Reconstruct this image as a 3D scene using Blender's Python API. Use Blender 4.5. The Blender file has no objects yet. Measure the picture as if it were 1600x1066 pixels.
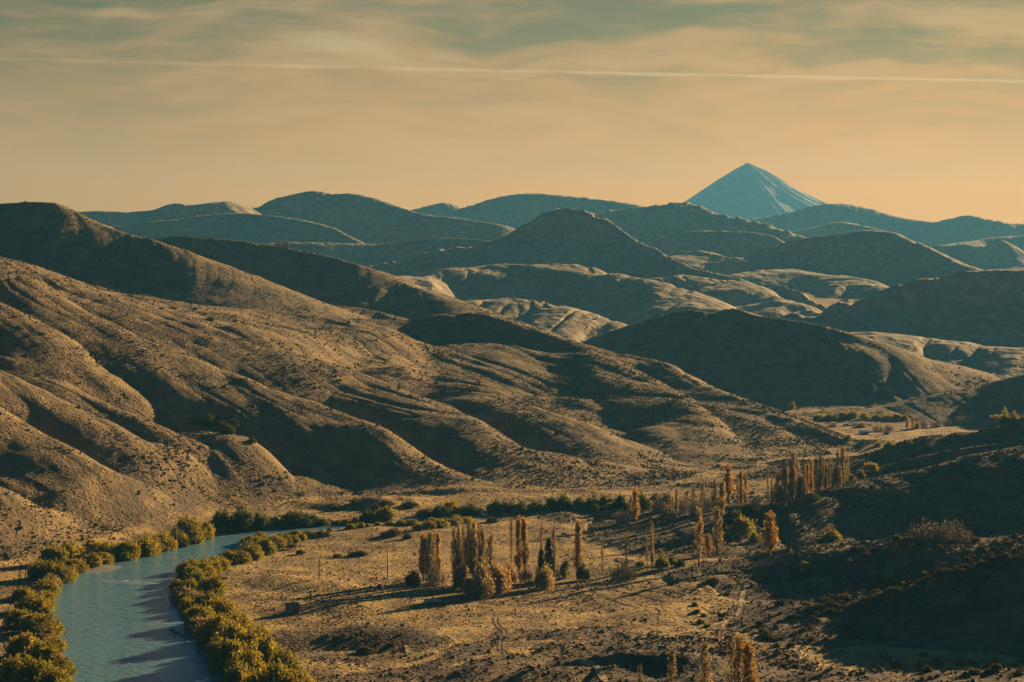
import bpy, math, random
import numpy as np
R = math.radians
# ---------------------------------------------------------------- camera, light, exposure
F = 2986.0          # focal length in photograph pixels (1600 wide)
HY = 420.0          # eye level row
CZ = 120.0          # camera height above the valley floor
SUN_AZ, SUN_EL = 45.0, 14.5      # degrees right of the view direction (+Y), elevation
SC = bpy.context.scene
cam = bpy.data.cameras.new('camera'); camo = bpy.data.objects.new('camera', cam)
SC.collection.objects.link(camo); SC.camera = camo
camo.location = (0, 0, CZ); camo.rotation_euler = (R(90), 0, 0)
cam.sensor_width = 36; cam.lens = 36 * F / 1600; cam.shift_y = -(533 - HY) / 1600
cam.clip_start = 1; cam.clip_end = 60000
SC.view_settings.view_transform = 'Standard'; SC.view_settings.look = 'None'
SC.view_settings.exposure = 1.7; SC.view_settings.gamma = 1
SC.cycles.max_bounces = 4; SC.cycles.diffuse_bounces = 1; SC.cycles.volume_bounces = 0
SC.cycles.transmission_bounces = 2; SC.cycles.transparent_max_bounces = 4; SC.cycles.glossy_bounces = 2

def NT(m):
    nt = m.node_tree; nt.nodes.clear()
    def N(t, ins=None, **kw):
        n = nt.nodes.new(t)
        for k, v in kw.items(): setattr(n, k, v)
        for k, v in (ins or {}).items():
            if hasattr(v, 'bl_idname') or isinstance(v, bpy.types.NodeSocket): nt.links.new(v, n.inputs[k])
            else: n.inputs[k].default_value = v
        return n
    return N
def ramp(N, fac, stops, interp='EASE'):
    n = N('ShaderNodeValToRGB', {'Fac': fac}); cr = n.color_ramp; cr.interpolation = interp
    while len(cr.elements) < len(stops): cr.elements.new(0.5)
    for e, (p, c) in zip(cr.elements, stops):
        e.position = p; e.color = (c, c, c, 1) if isinstance(c, (int, float)) else (*c, 1)
    return n.outputs[0]
def math_(N, op, a, b=0.0, c=0.0):
    return N('ShaderNodeMath', {0: a, 1: b, 2: c}, operation=op).outputs[0]
def mixc(N, f, a, b, bt='MIX'):
    n = N('ShaderNodeMix', data_type='RGBA', blend_type=bt); L = n.id_data.links
    for i, v in ((0, f), (6, a), (7, b)):
        if isinstance(v, bpy.types.NodeSocket): L.new(v, n.inputs[i])
        elif i and len(v) == 3: n.inputs[i].default_value = (*v, 1)
        else: n.inputs[i].default_value = v
    return n.outputs[2]

W = bpy.data.worlds.new('World'); SC.world = W; W.use_nodes = True
N = NT(W)
sky = N('ShaderNodeTexSky', sky_type='NISHITA', sun_disc=False, sun_elevation=R(SUN_EL), sun_rotation=R(SUN_AZ),
        altitude=900, air_density=1.0, dust_density=1.5, ozone_density=3.0)
tc = N('ShaderNodeTexCoord').outputs['Generated']
sp = N('ShaderNodeSeparateXYZ', {0: tc})
el = math_(N, 'ARCSINE', sp.outputs[2])                      # elevation, radians
az = math_(N, 'ARCTAN2', sp.outputs[0], sp.outputs[1])       # azimuth from +Y to the right
cv = N('ShaderNodeCombineXYZ', {0: az, 1: el, 2: 0.0}).outputs[0]
SKY_K = 1.0
# high veil of cirrus in front of the clear sky: thick and golden low down, torn into streaks higher up
w1 = N('ShaderNodeTexNoise', {'Vector': cv, 'Scale': 7.0, 'Detail': 3.0}).outputs['Color']
cw = N('ShaderNodeVectorMath', {0: cv, 1: N('ShaderNodeVectorMath', {0: w1, 3: 0.045}, operation='SCALE').outputs[0]}, operation='ADD').outputs[0]
mp = N('ShaderNodeMapping', {'Vector': cw, 'Rotation': (0, 0, R(19)), 'Scale': (5.0, 24.0, 1)})
n1 = N('ShaderNodeTexNoise', {'Vector': mp.outputs[0], 'Scale': 1.25, 'Detail': 9.0, 'Roughness': 0.58, 'Distortion': 0.25}).outputs[0]
mp2 = N('ShaderNodeMapping', {'Vector': cw, 'Location': (3, 1, 0), 'Rotation': (0, 0, R(-9)), 'Scale': (14.0, 110.0, 1)})
n2 = N('ShaderNodeTexNoise', {'Vector': mp2.outputs[0], 'Scale': 1.0, 'Detail': 6.0, 'Roughness': 0.55}).outputs[0]
mp3 = N('ShaderNodeMapping', {'Vector': cw, 'Location': (7, 2, 0), 'Rotation': (0, 0, R(24)), 'Scale': (22.0, 230.0, 1)})
n3 = N('ShaderNodeTexNoise', {'Vector': mp3.outputs[0], 'Scale': 1.0, 'Detail': 5.0, 'Roughness': 0.6}).outputs[0]
n2 = math_(N, 'ADD', math_(N, 'MULTIPLY', n2, 0.62), math_(N, 'MULTIPLY', n3, 0.38))
streak = math_(N, 'ADD', math_(N, 'MULTIPLY', n1, 0.66), math_(N, 'MULTIPLY', n2, 0.34))
hi = ramp(N, math_(N, 'MULTIPLY', el, 6.0), [(0.22, 0.0), (0.5, 0.4), (0.75, 1.0)])   # el 0.033 .. 0.15
gap = ramp(N, streak, [(0.42, 1.0), (0.56, 0.0)])
azf = ramp(N, math_(N, 'ADD', math_(N, 'MULTIPLY', az, 1.6), 0.5), [(0.0, 0.0), (1.0, 1.0)], 'LINEAR')
elc = ramp(N, math_(N, 'MULTIPLY', el, 6.0), [(0.0, (0.56, 0.245, 0.0)), (0.25, (0.58, 0.26, 0.012)), (0.5, (0.41, 0.225, 0.06)),
      (0.8, (0.25, 0.175, 0.082)), (1.0, (0.22, 0.165, 0.085))], 'LINEAR')
elc = mixc(N, 1.0, elc, ramp(N, azf, [(0.0, (0.72, 0.64, 0.50)), (0.45, (1.05, 0.88, 0.72)), (0.9, (1.38, 1.13, 0.78))], 'LINEAR'), 'MULTIPLY')
dark = mixc(N, 1.0, elc, (0.48, 0.66, 0.74), 'MULTIPLY')
cl = mixc(N, math_(N, 'MULTIPLY', gap, hi), elc, dark)
cl = mixc(N, math_(N, 'MULTIPLY', ramp(N, streak, [(0.50, 0.0), (0.66, 1.0)]), math_(N, 'MULTIPLY', hi, 0.7)), cl, (0.42, 0.28, 0.125))
# the vapour trail, a long thin cloud
wob = N('ShaderNodeTexNoise', {'Vector': N('ShaderNodeCombineXYZ', {0: math_(N, 'MULTIPLY', az, 22.0)}).outputs[0], 'Scale': 1.0, 'Detail': 4.0}).outputs[0]
base_el = math_(N, 'ADD', math_(N, 'MULTIPLY_ADD', az, -0.0214, 0.1031), math_(N, 'MULTIPLY', math_(N, 'MULTIPLY', az, az), -0.0437))
dd = math_(N, 'ABSOLUTE', math_(N, 'SUBTRACT', math_(N, 'MULTIPLY_ADD', math_(N, 'SUBTRACT', wob, 0.5), 0.0012, el), base_el))
tw = math_(N, 'MULTIPLY_ADD', wob, 0.0020, 0.0003)
tr = ramp(N, math_(N, 'DIVIDE', dd, tw), [(0.0, 1.0), (1.0, 0.0)])
tr = math_(N, 'MULTIPLY', tr, ramp(N, math_(N, 'ADD', math_(N, 'MULTIPLY', wob, 0.7), math_(N, 'MULTIPLY', az, 0.6)), [(0.20, 0.25), (0.50, 0.9)]))
cl = mixc(N, math_(N, 'MULTIPLY', tr, 0.42), cl, (0.66, 0.45, 0.20))
veil = math_(N, 'MULTIPLY', ramp(N, el, [(0.15, 1.0), (0.22, 0.0)]), ramp(N, math_(N, 'ABSOLUTE', math_(N, 'ADD', az, -0.25)), [(0.7, 1.0), (1.0, 0.0)]))               # the cloud bank ends some way up the sky
skyc = mixc(N, 1.0, sky.outputs[0], (0.07, 0.18, 0.28), 'MULTIPLY')
bg1 = N('ShaderNodeBackground', {'Color': skyc, 'Strength': 0.05})
bg2 = N('ShaderNodeBackground', {'Color': cl, 'Strength': 0.50})
mx = N('ShaderNodeMixShader', {0: veil, 1: bg1.outputs[0], 2: bg2.outputs[0]})
N('ShaderNodeOutputWorld', {'Surface': mx.outputs[0]})

sl = bpy.data.lights.new('sun', 'SUN'); so = bpy.data.objects.new('sun', sl); SC.collection.objects.link(so)
sl.energy = 5.0; sl.angle = R(0.5); sl.color = (1.0, 0.69, 0.36)
so.rotation_euler = (R(90 - SUN_EL), 0, R(180 - SUN_AZ)); so.location = (0, 0, 1500)
# lamp's -Z must run from the sun: check: rotation about X by 90-el tilts -Z towards +Y; turned by 180-az it points away from the sun

# ---------------------------------------------------------------- noise
_rs = np.random.RandomState(7)
_TAB = _rs.uniform(-1, 1, (16, 256, 256)).astype(np.float32)
def vnoise(x, y, s=0):
    xi = np.floor(x); yi = np.floor(y); fx = (x - xi).astype(np.float32); fy = (y - yi).astype(np.float32)
    xi = xi.astype(np.int32); yi = yi.astype(np.int32); T = _TAB[s % 16]
    fx = fx * fx * fx * (fx * (fx * 6 - 15) + 10); fy = fy * fy * fy * (fy * (fy * 6 - 15) + 10)
    x0 = xi & 255; x1 = (xi + 1) & 255; y0 = yi & 255; y1 = (yi + 1) & 255
    a = T[x0, y0]; b = T[x1, y0]; c = T[x0, y1]; d = T[x1, y1]
    return (a + (b - a) * fx) * (1 - fy) + (c + (d - c) * fx) * fy
def fbm(x, y, o=4, s=0, g=0.5):
    r = 0; a = 1.0
    for i in range(o):
        r = r + a * vnoise(x, y, s + i); a *= g
        x, y = x * 1.6 + y * 1.2 + 11.3, y * 1.6 - x * 1.2 + 5.7
    return r
def ridged(x, y, o=3, s=0):
    r = 0; a = 1.0
    for i in range(o):
        r = r + a * (1 - 2 * np.abs(vnoise(x, y, s + i))); a *= 0.5
        x, y = x * 1.6 + y * 1.2 + 3.1, y * 1.6 - x * 1.2 + 7.7
    return r

# ---------------------------------------------------------------- terrain grid: columns fan out from the viewpoint, rows at constant depth
us = np.concatenate([np.linspace(-0.62, -0.282, 90), np.linspace(-0.28, 0.28, 1220), np.linspace(0.282, 0.75, 130)])
ds = np.concatenate([np.geomspace(60, 436, 50)[:-1], np.geomspace(436, 2400, 970)[:-1], np.geomspace(2400, 6000, 540)[:-1], np.geomspace(6000, 9000, 130)[:-1], np.geomspace(9000, 13700, 40)])
NR, NC = len(ds), len(us)
Y = np.repeat(ds[:, None], NC, 1).astype(np.float32)
X = (Y * us[None, :]).astype(np.float32)
def at(px, py, d): return ((px - 800) / F * d, d, CZ - (py - HY) / F * d)
def flo(px, py, z=0.0): return at(px, py, (CZ - z) * F / (py - HY))
def sstep(a, b, x):
    t = np.clip((x - a) / (b - a), 0, 1); return t * t * (3 - 2 * t)

base = np.interp(ds, [0, 1950, 2150, 2400, 2650, 3000, 3500, 4000, 5000, 6500, 9000, 16000],
                 [0, 0, 6, 20, 36, 58, 82, 98, 118, 150, 200, 240]).astype(np.float32)[:, None]
base = base + 1.0 * fbm(X / 90, Y / 90, 4, 1) * sstep(400, 900, Y) * (1 - 0.75 * sstep(1050, 1250, Y))
far_amp = sstep(1950, 3200, Y)
base = base + far_amp * (14 * ridged((X + 0.6 * Y) / 420, (Y - 0.4 * X) / 1000, 3, 3) - 9)
H = base.copy(); ID = np.zeros((NR, NC), np.int16)

LIN = ([0, 1], [1, 0])
ROUND = ([0, 0.06, 0.14, 0.22, 0.5, 0.8, 1.0], [1, 0.985, 0.935, 0.85, 0.45, 0.12, 0])
CONC = ([0, 0.04, 0.09, 0.16, 0.34, 0.62, 1.0], [1, 0.99, 0.955, 0.86, 0.54, 0.2, 0])
CLIFF = ([0, 0.03, 0.07, 0.3, 0.65, 1.0], [1, 0.985, 0.72, 0.45, 0.16, 0])
ATOP = ([0, 0.015, 0.09, 0.14, 0.5, 0.8, 1.0], [1, 0.99, 0.80, 0.76, 0.40, 0.13, 0])
SHARP = ([0, 0.02, 0.05, 0.10, 0.22, 0.5, 1.0], [1, 0.992, 0.96, 0.89, 0.70, 0.31, 0])
BUTTE = ([0, 0.012, 0.04, 0.12, 0.3, 0.6, 1.0], [1, 0.985, 0.90, 0.77, 0.50, 0.20, 0])
BACK = ([0, 0.1, 0.5, 1.0], [1, 0.93, 0.45, 0])

def seg_eval(P, w0, w1, r0, r1):
    """nearest point on polyline P (x,y,z,...) for grid rows r0:r1 -> dist, arclength, interpolated columns, side"""
    x = X[r0:r1]; y = Y[r0:r1]
    best = np.full(x.shape, 1e18, np.float32); S = np.zeros_like(best); Z = np.zeros((P.shape[1] - 2,) + x.shape, np.float32); G = np.zeros_like(best)
    acc = 0.0
    for a, b in zip(P[:-1], P[1:]):
        dx, dy = b[0] - a[0], b[1] - a[1]; L2 = dx * dx + dy * dy; L = math.sqrt(L2)
        t = np.clip(((x - a[0]) * dx + (y - a[1]) * dy) / L2, 0, 1)
        ex = x - a[0] - t * dx; ey = y - a[1] - t * dy
        d2 = ex * ex + ey * ey; m = d2 < best
        best[m] = d2[m]; S[m] = (acc + t[m] * L)
        for k in range(Z.shape[0]): Z[k][m] = a[2 + k] + t[m] * (b[2 + k] - a[2 + k])
        G[m] = ((dx * ey - dy * ex) / L / np.sqrt(d2 + 1e-3))[m]
        acc += L
    return np.sqrt(best), S, Z, G
def rows(y0, y1): return max(0, int(np.searchsorted(ds, y0)) - 1), min(NR, int(np.searchsorted(ds, y1)) + 1)
def densify(pts, n=4):
    P = np.array(pts, float); t = np.arange(len(P)); tt = np.linspace(0, len(P) - 1, (len(P) - 1) * n + 1)
    out = []
    for k in range(P.shape[1]):                     # Catmull-Rom
        v = P[:, k]; o = []
        for q in tt:
            i = min(int(q), len(v) - 2); f = q - i
            p0 = v[max(i - 1, 0)]; p1 = v[i]; p2 = v[i + 1]; p3 = v[min(i + 2, len(v) - 1)]
            o.append(0.5 * (2 * p1 + (p2 - p0) * f + (2 * p0 - 5 * p1 + 4 * p2 - p3) * f * f + (3 * p1 - p0 - 3 * p2 + p3) * f ** 3))
        out.append(o)
    return np.array(out).T
HMAXES = []
def tent(i, pts, wf, wb, pf=ROUND, pb=BACK, gull=0.0, lam=60.0, k=5.0, seed=0, crag=0.0, dz=0.0, k2=0.2):
    """a hill: crest line given by (column, row, depth[, front width]) read off the photograph and its own distance"""
    Q = []
    for p in pts:
        a = at(*p[:3]); Q.append((a[0], a[1], a[2] + dz, p[3] if len(p) > 3 else wf))
    P = densify(Q, 3 if len(Q) > 8 else 4); mw = max(P[:, 3].max(), wb) * 1.32
    r0, r1 = rows(P[:, 1].min() - mw, P[:, 1].max() + mw)
    shp = (r1 - r0, NC); xs = X[r0:r1]; ys = Y[r0:r1]
    warp = 1 + k2 * vnoise(xs / (lam * 2.2), ys / (lam * 2.2), 5 + seed)
    h = np.full(shp, -50, np.float32); S = np.zeros(shp, np.float32); D = np.full(shp, 1e4, np.float32); t = np.full(shp, 2.0, np.float32)
    acc = 0.0
    for a, b in zip(P[:-1], P[1:]):                 # the hill is the envelope of what each stretch of crest sheds
        dx, dy = b[0] - a[0], b[1] - a[1]; L2 = dx * dx + dy * dy; L = math.sqrt(L2)
        m0, m1 = rows(min(a[1], b[1]) - mw, max(a[1], b[1]) + mw); m0 = max(m0, r0); m1 = min(m1, r1)
        ulo = (min(a[0], b[0]) - mw); uhi = (max(a[0], b[0]) + mw); yn, yf = max(ds[m0], 50), ds[m1 - 1]
        c0 = max(0, int(np.searchsorted(us, min(ulo / yn, ulo / yf))) - 1); c1 = min(NC, int(np.searchsorted(us, max(uhi / yn, uhi / yf))) + 1)
        w_ = (slice(m0 - r0, m1 - r0), slice(c0, c1)); x = xs[w_]; y = ys[w_]
        q = np.clip(((x - a[0]) * dx + (y - a[1]) * dy) / L2, 0, 1)
        ex = x - a[0] - q * dx; ey = y - a[1] - q * dy; d = np.sqrt(ex * ex + ey * ey)
        sd = (dx * ey - dy * ex) / (L * d + 1e-3) * 0.5 + 0.5
        zc = a[2] + q * (b[2] - a[2]); ww = (a[3] + q * (b[3] - a[3])) * (1 - sd) + wb * sd
        tt = d / ww; tt = tt * (1 + (warp[w_] - 1) * np.clip(tt * 3, 0, 1))
        hh = zc * (np.interp(tt, *pf) * (1 - sd) + np.interp(tt, *pb) * sd)
        hh = np.where(tt >= 1, -(np.abs(zc) + 14) * (tt - 1) * 1.2, hh)
        m = hh > h[w_]
        for arr, v in ((h, hh), (S, acc + q * L), (D, d), (t, tt)): arr[w_][m] = v[m]
        acc += L
    if gull:
        cd = P[-1, :2] - P[0, :2]; cd = cd / np.hypot(*cd); S = (xs - P[0, 0]) * cd[0] + (ys - P[0, 1]) * cd[1]; Dn = -(xs - P[0, 0]) * cd[1] + (ys - P[0, 1]) * cd[0]
        g = np.abs(vnoise(S / lam + seed * 7.3 + 0.35 * vnoise(X[r0:r1] / lam, Y[r0:r1] / lam, 2), Dn / (lam * 4.5), 6 + seed))
        g2 = np.abs(vnoise(S / lam * 2.7 + seed, Dn / (lam * 2.2), 9 + seed))
        m = np.clip(t * 5, 0, 1) * np.clip((1 - t) * 3, 0, 1)
        h = h - gull * (np.maximum(0, 0.55 - g) * 1.6 + 0.45 * np.maximum(0, 0.4 - g2)) * m
    if crag:
        cn = fbm(xs / 18.0, ys / 18.0, 3, 4)
        h = h + crag * np.maximum(cn, -0.2) * np.clip(1 - t * 7, 0, 1)
    b = H[r0:r1]
    q = np.clip(0.5 + 0.5 * (h - b) / k, 0, 1)
    ID[r0:r1][h > b + 0.5] = i
    H[r0:r1] = b * (1 - q) + h * q + k * q * (1 - q)

# ids: 1 left mountain, 2 hill behind it, 3 dark hill at the valley mouth, 4 near right hills, 5 mid ranges, 6 butte, 7 far range, 8 blue ranges, 9 right cliff hill, 10 right middle spur
# far to near
tent(8, [(1100, 350, 8000), (1160, 344, 8000), (1220, 333, 8000), (1270, 320, 8000), (1300, 316, 8000), (1340, 322, 8000), (1400, 338, 7900), (1460, 347, 7800), (1490, 341, 7700), (1520, 337, 7600), (1560, 345, 7500), (1600, 350, 7500), (1750, 345, 7500)], 1100, 900, pf=SHARP, pb=SHARP, gull=60, lam=260, k=15, seed=1)
tent(8, [(560, 345, 6500), (640, 329, 6500), (668, 319, 6500), (690, 315, 6500), (705, 317, 6500), (718, 323, 6500), (750, 315, 6500), (800, 306, 6500), (850, 303, 6500), (900, 307, 6500), (960, 315, 6450), (1010, 324, 6400), (1060, 340, 6300)], 900, 800, pf=SHARP, pb=SHARP, gull=40, lam=220, k=12, seed=2, crag=2)
tent(8, [(1230, 360, 6500), (1280, 352, 6500), (1310, 347, 6500), (1345, 353, 6500), (1400, 365, 6400)], 500, 500, pf=SHARP, pb=SHARP, gull=25, lam=180, k=10, seed=3)
tent(8, [(1420, 395, 5300), (1460, 384, 5300), (1500, 382, 5300), (1545, 386, 5250), (1562, 377, 5200), (1580, 387, 5200), (1610, 402, 5200), (1700, 410, 5200)], 500, 500, pf=SHARP, pb=SHARP, gull=25, lam=130, k=10, seed=4, crag=3)
tent(7, [(60, 335, 4600), (120, 330, 4600), (200, 331, 4600), (240, 327, 4550), (272, 318, 4500), (300, 322, 4500), (350, 317, 4500), (400, 321, 4600), (440, 308, 4700), (470, 300, 4700), (490, 297, 4700), (520, 304, 4700), (560, 306, 4700), (620, 322, 4650), (700, 340, 4500), (780, 352, 4400)], 700, 700, pf=SHARP, pb=SHARP, gull=30, lam=170, k=10, seed=5)
tent(7, [(150, 352, 4100), (250, 346, 4100), (360, 330, 4150), (430, 337, 4100), (500, 352, 4050), (560, 376, 3950)], 500, 400, pf=SHARP, pb=SHARP, gull=22, lam=120, k=8, seed=6)
tent(8, [(900, 340, 5300), (960, 330, 5250), (1020, 323, 5200), (1060, 318, 5200), (1078, 318, 5200), (1095, 322, 5150), (1108, 333, 5100), (1150, 342, 5000), (1200, 354, 4900), (1260, 372, 4800)], 600, 600, pf=SHARP, pb=SHARP, gull=30, lam=150, k=8, seed=7, crag=6)
tent(5, [(1150, 405, 3650), (1200, 390, 3700), (1250, 377, 3700), (1330, 361, 3700), (1380, 361, 3700), (1420, 371, 3650), (1460, 392, 3600), (1510, 418, 3500), (1570, 445, 3400)], 420, 420, pf=SHARP, pb=SHARP, gull=18, lam=110, k=8, seed=8)
tent(6, [(560, 418, 3300), (640, 402, 3350), (700, 392, 3400), (760, 373, 3420), (800, 360, 3440), (830, 350, 3450), (848, 338, 3450), (880, 331, 3450), (915, 331, 3450), (935, 343, 3440), (950, 345, 3440), (990, 368, 3400), (1020, 384, 3350), (1060, 404, 3250), (1150, 428, 3150), (1250, 462, 2950), (1310, 492, 2800)], 540, 420, pf=BUTTE, pb=BUTTE, gull=34, lam=80, k=7, seed=9, crag=3)
tent(5, [(980, 402, 3700), (1080, 392, 3750), (1180, 404, 3650), (1280, 430, 3450), (1380, 456, 3200)], 520, 330, gull=6+16, lam=120, k=8, seed=10)
tent(5, [(560, 440, 2700), (620, 430, 2750), (700, 421, 2800), (800, 415, 2850), (900, 411, 2850), (960, 424, 2820), (1020, 439, 2780), (1080, 464, 2700), (1130, 486, 2600), (1190, 505, 2500)], 560, 330, pf=CONC, gull=6+20, lam=95, k=7, seed=11)
tent(5, [(640, 478, 2350), (760, 468, 2400), (850, 474, 2400), (900, 484, 2380), (960, 500, 2320), (1010, 520, 2250)], 340, 260, gull=6+12, lam=80, k=6, seed=12)
tent(7, [(1020, 378, 4400), (1060, 366, 4400), (1120, 362, 4400), (1180, 366, 4350), (1240, 384, 4200)], 420, 380, pf=SHARP, pb=SHARP, gull=16, lam=120, k=8, seed=26)
tent(7, [(380, 385, 3700), (480, 378, 3750), (600, 380, 3800), (700, 372, 3800), (780, 378, 3700)], 300, 400, pf=SHARP, pb=SHARP, gull=10, lam=140, k=8, seed=27)
tent(5, [(1000, 448, 3000), (1060, 430, 3050), (1120, 432, 3050), (1190, 452, 2950), (1260, 480, 2800), (1310, 500, 2650)], 420, 260, gull=6+16, lam=80, k=6, seed=28)
tent(5, [(1150, 425, 3300), (1230, 412, 3350), (1300, 425, 3300), (1380, 452, 3100), (1450, 470, 2950)], 400, 300, gull=6+14, lam=90, k=6, seed=29)
tent(8, [(1380, 400, 6000), (1450, 388, 6000), (1550, 372, 6200), (1650, 368, 6200)], 700, 600, pf=SHARP, pb=SHARP, gull=25, lam=200, k=10, seed=30)
tent(9, [(1300, 500, 2400), (1318, 474, 2450), (1345, 466, 2480), (1400, 450, 2500), (1450, 435, 2520), (1500, 424, 2530), (1550, 419, 2530), (1600, 418, 2530), (1800, 410, 2530)], 290, 300, pf=CLIFF, gull=22, lam=60, k=6, seed=13, crag=3)
tent(5, [(1360, 520, 2200), (1440, 528, 2200), (1520, 538, 2150), (1600, 545, 2100), (1750, 540, 2100)], 200, 300, gull=6, lam=60, k=6, seed=14)
tent(3, [(860, 580, 1830), (930, 552, 1840), (1000, 507, 1850), (1050, 489, 1850), (1085, 485, 1840), (1115, 489, 1835), (1145, 482, 1830), (1175, 491, 1803, 172), (1250, 502, 1775, 150), (1300, 513, 1758, 132), (1350, 530, 1750, 118), (1430, 560, 1790, 150), (1500, 592, 1880, 170), (1525, 604, 1930, 100)], 195, 250, pf=LIN, gull=3, lam=50, k=6, k2=0.08, seed=15)
tent(2, [(-250, 318, 1750, 260), (0, 317, 1750, 250), (40, 314, 1750, 250), (80, 315, 1750, 245), (105, 325, 1750, 240), (150, 347, 1745, 230), (200, 364, 1740, 225), (250, 379, 1735, 240), (300, 396, 1735, 270), (350, 414, 1740, 330), (400, 440, 1745, 380), (450, 468, 1750, 400), (520, 500, 1740, 300)], 320, 350, pf=LIN, gull=3, lam=60, k=5, k2=0.02, seed=16, crag=1)
tent(2, [(200, 380, 2050), (270, 370, 2050), (330, 372, 2050), (400, 379, 2050), (450, 386, 2045), (500, 398, 2030), (560, 412, 2000), (600, 430, 1980), (650, 450, 1950), (690, 466, 1920), (720, 486, 1880), (745, 510, 1850)], 290, 320, pf=LIN, gull=8, lam=75, k=5, k2=0.1, seed=17)
tent(2, [(400, 470, 1800), (470, 474, 1800), (560, 480, 1780), (640, 500, 1740)], 200, 160, gull=8, lam=50, k=5, seed=18)
# the great left mountainside
FT = [(-600, 1050), (-300, 960), (-100, 905), (0, 882), (100, 860), (200, 838), (280, 820), (350, 803), (450, 790), (560, 780), (700, 776), (900, 768), (1000, 763), (1100, 752), (1200, 737), (1290, 724), (1335, 715), (1369, 705.5)]
FTP = np.array([flo(*p) for p in FT])
CR = [(-700, 270, 1050), (-500, 300, 1180), (-250, 345, 1250), (0, 398, 1330), (60, 420, 1350), (130, 442, 1380), (180, 455, 1410), (240, 463, 1450), (320, 474, 1490), (420, 486, 1520), (520, 495, 1530), (620, 500, 1540), (680, 492, 1540), (720, 489, 1540), (770, 491, 1540), (830, 508, 1530), (900, 531, 1520), (960, 550, 1510), (1030, 571, 1485), (1100, 602, 1435), (1200, 637, 1350), (1280, 671, 1290), (1320, 689, 1268), (1352, 701, 1262), (1369, 705, 1257)]
def mountainside():
    global H, ID
    k0, k1 = rows(380, 1850)
    fD, _, _, fG = seg_eval(densify(FTP, 2), 1, 1, k0, k1)
    Q = densify([at(*p) for p in CR], 5)
    cD, _, _, cG = seg_eval(Q, 1, 1, k0, k1)
    x, y = X[k0:k1], Y[k0:k1]
    poly = [tuple(p[:2]) for p in Q] + [tuple(p[:2]) for p in densify(FTP, 2)[::-1]]
    inside = np.zeros(x.shape, bool)
    for (ax, ay), (bx, by) in zip(poly, poly[1:] + poly[:1]):
        if ay == by: continue
        inside ^= ((ay > y) != (by > y)) & (x < (bx - ax) * (y - ay) / (by - ay) + ax)
    wsum = np.zeros_like(x); zs = np.zeros_like(x)
    for q in Q:
        w = 1e9 / (((x - q[0]) ** 2 + (y - q[1]) ** 2) + 60.0) ** 2.5; wsum += w; zs += w * q[2]
    zc = zs / wsum
    t = cD / (cD + fD + 1e-3); px = 800 + F * x / y
    st = sstep(600, 690, px) * (1 - sstep(850, 940, px))
    pl = np.interp(t, [0, .03, .5, .85, 1], [1, .985, .50, .13, 0]); ps = np.interp(t, [0, .015, .075, .12, .5, .85, 1], [1, .985, .80, .77, .42, .11, 0])
    front = zc * (pl * (1 - st) + ps * st)
    bw = np.clip(18 + 2.3 * zc, 30, 240); back = zc * np.interp(cD / bw, [0, .1, .5, 1, 2], [1, .93, .5, 0, -1]) - np.maximum(cD / bw - 1, 0) * 8
    h = np.where(inside, front, np.where(cD < fD, back, -np.minimum(fD, 40) * 0.5))
    b = H[k0:k1]; ID[k0:k1][h > b + 0.5] = 1
    k = 4.0; q = np.clip(0.5 + 0.5 * (h - b) / k, 0, 1)
    H[k0:k1] = b * (1 - q) + h * q + k * q * (1 - q)
mountainside()
# right side
tent(10, [(1400, 656, 1490), (1440, 641, 1520), (1470, 625, 1530), (1500, 612, 1540), (1560, 597, 1560), (1600, 585, 1560), (1750, 545, 1560), (1950, 520, 1560)], 70, 140, pf=LIN, k=3, gull=4, lam=40, seed=20)
tent(4, [(1335, 752, 1090), (1358, 738, 1110), (1380, 722, 1120), (1430, 701, 1120), (1500, 681, 1110), (1600, 662, 1100), (1750, 640, 1100), (2100, 600, 1100)], 90, 110, pf=LIN, k=3, gull=2, lam=40, seed=21)
tent(4, [(1370, 758, 1010), (1400, 739, 1020), (1450, 714, 1020), (1520, 699, 1020), (1600, 684, 1020), (1750, 655, 1010), (2100, 600, 1000)], 70, 80, pf=LIN, k=3, gull=2, lam=40, seed=22)
tent(4, [(1120, 842, 855), (1160, 826, 860), (1187, 814, 865), (1250, 795, 875), (1319, 778, 885), (1400, 750, 895), (1500, 718, 905), (1600, 697, 915), (1750, 668, 920), (2100, 610, 920)], 88, 120, pf=([0, .06, .25, .8, 1], [1, .97, .86, .12, 0]), k=3, gull=2.5, lam=35, seed=23)
tent(4, [(1150, 932, 700), (1194, 906, 733), (1250, 886, 742), (1300, 867, 744), (1350, 849, 744), (1397, 841, 742), (1444, 838, 740), (1522, 840, 740), (1600, 834, 740), (1750, 825, 740), (2100, 830, 735)], 74, 60, pf=([0, .42, .66, 1], [1, .93, .42, .05]), k=3, gull=2, lam=22, seed=24)
tent(4, [(1215, 968, 650), (1240, 958, 658), (1287, 947, 655), (1366, 924, 650), (1444, 903, 645), (1506, 883, 642), (1600, 862, 640), (1750, 850, 635), (1950, 900, 625), (2200, 960, 610)], 52, 50, pf=([0, .05, .2, .85, 1], [1, .97, .82, .1, 0]), k=2.5, gull=2, lam=20, seed=25)

tent(4, [(1120, 1090, 545), (1190, 1074, 545), (1260, 1066, 520), (1350, 1060, 505), (1450, 1054, 497), (1600, 1044, 488), (1900, 1030, 480)], 200, 30, pf=([0, .1, .3, .7, 1], [1, 1.0, .93, .35, 0]), k=2, gull=2.0, lam=14, k2=0.1, seed=31, crag=1.2)

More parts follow.
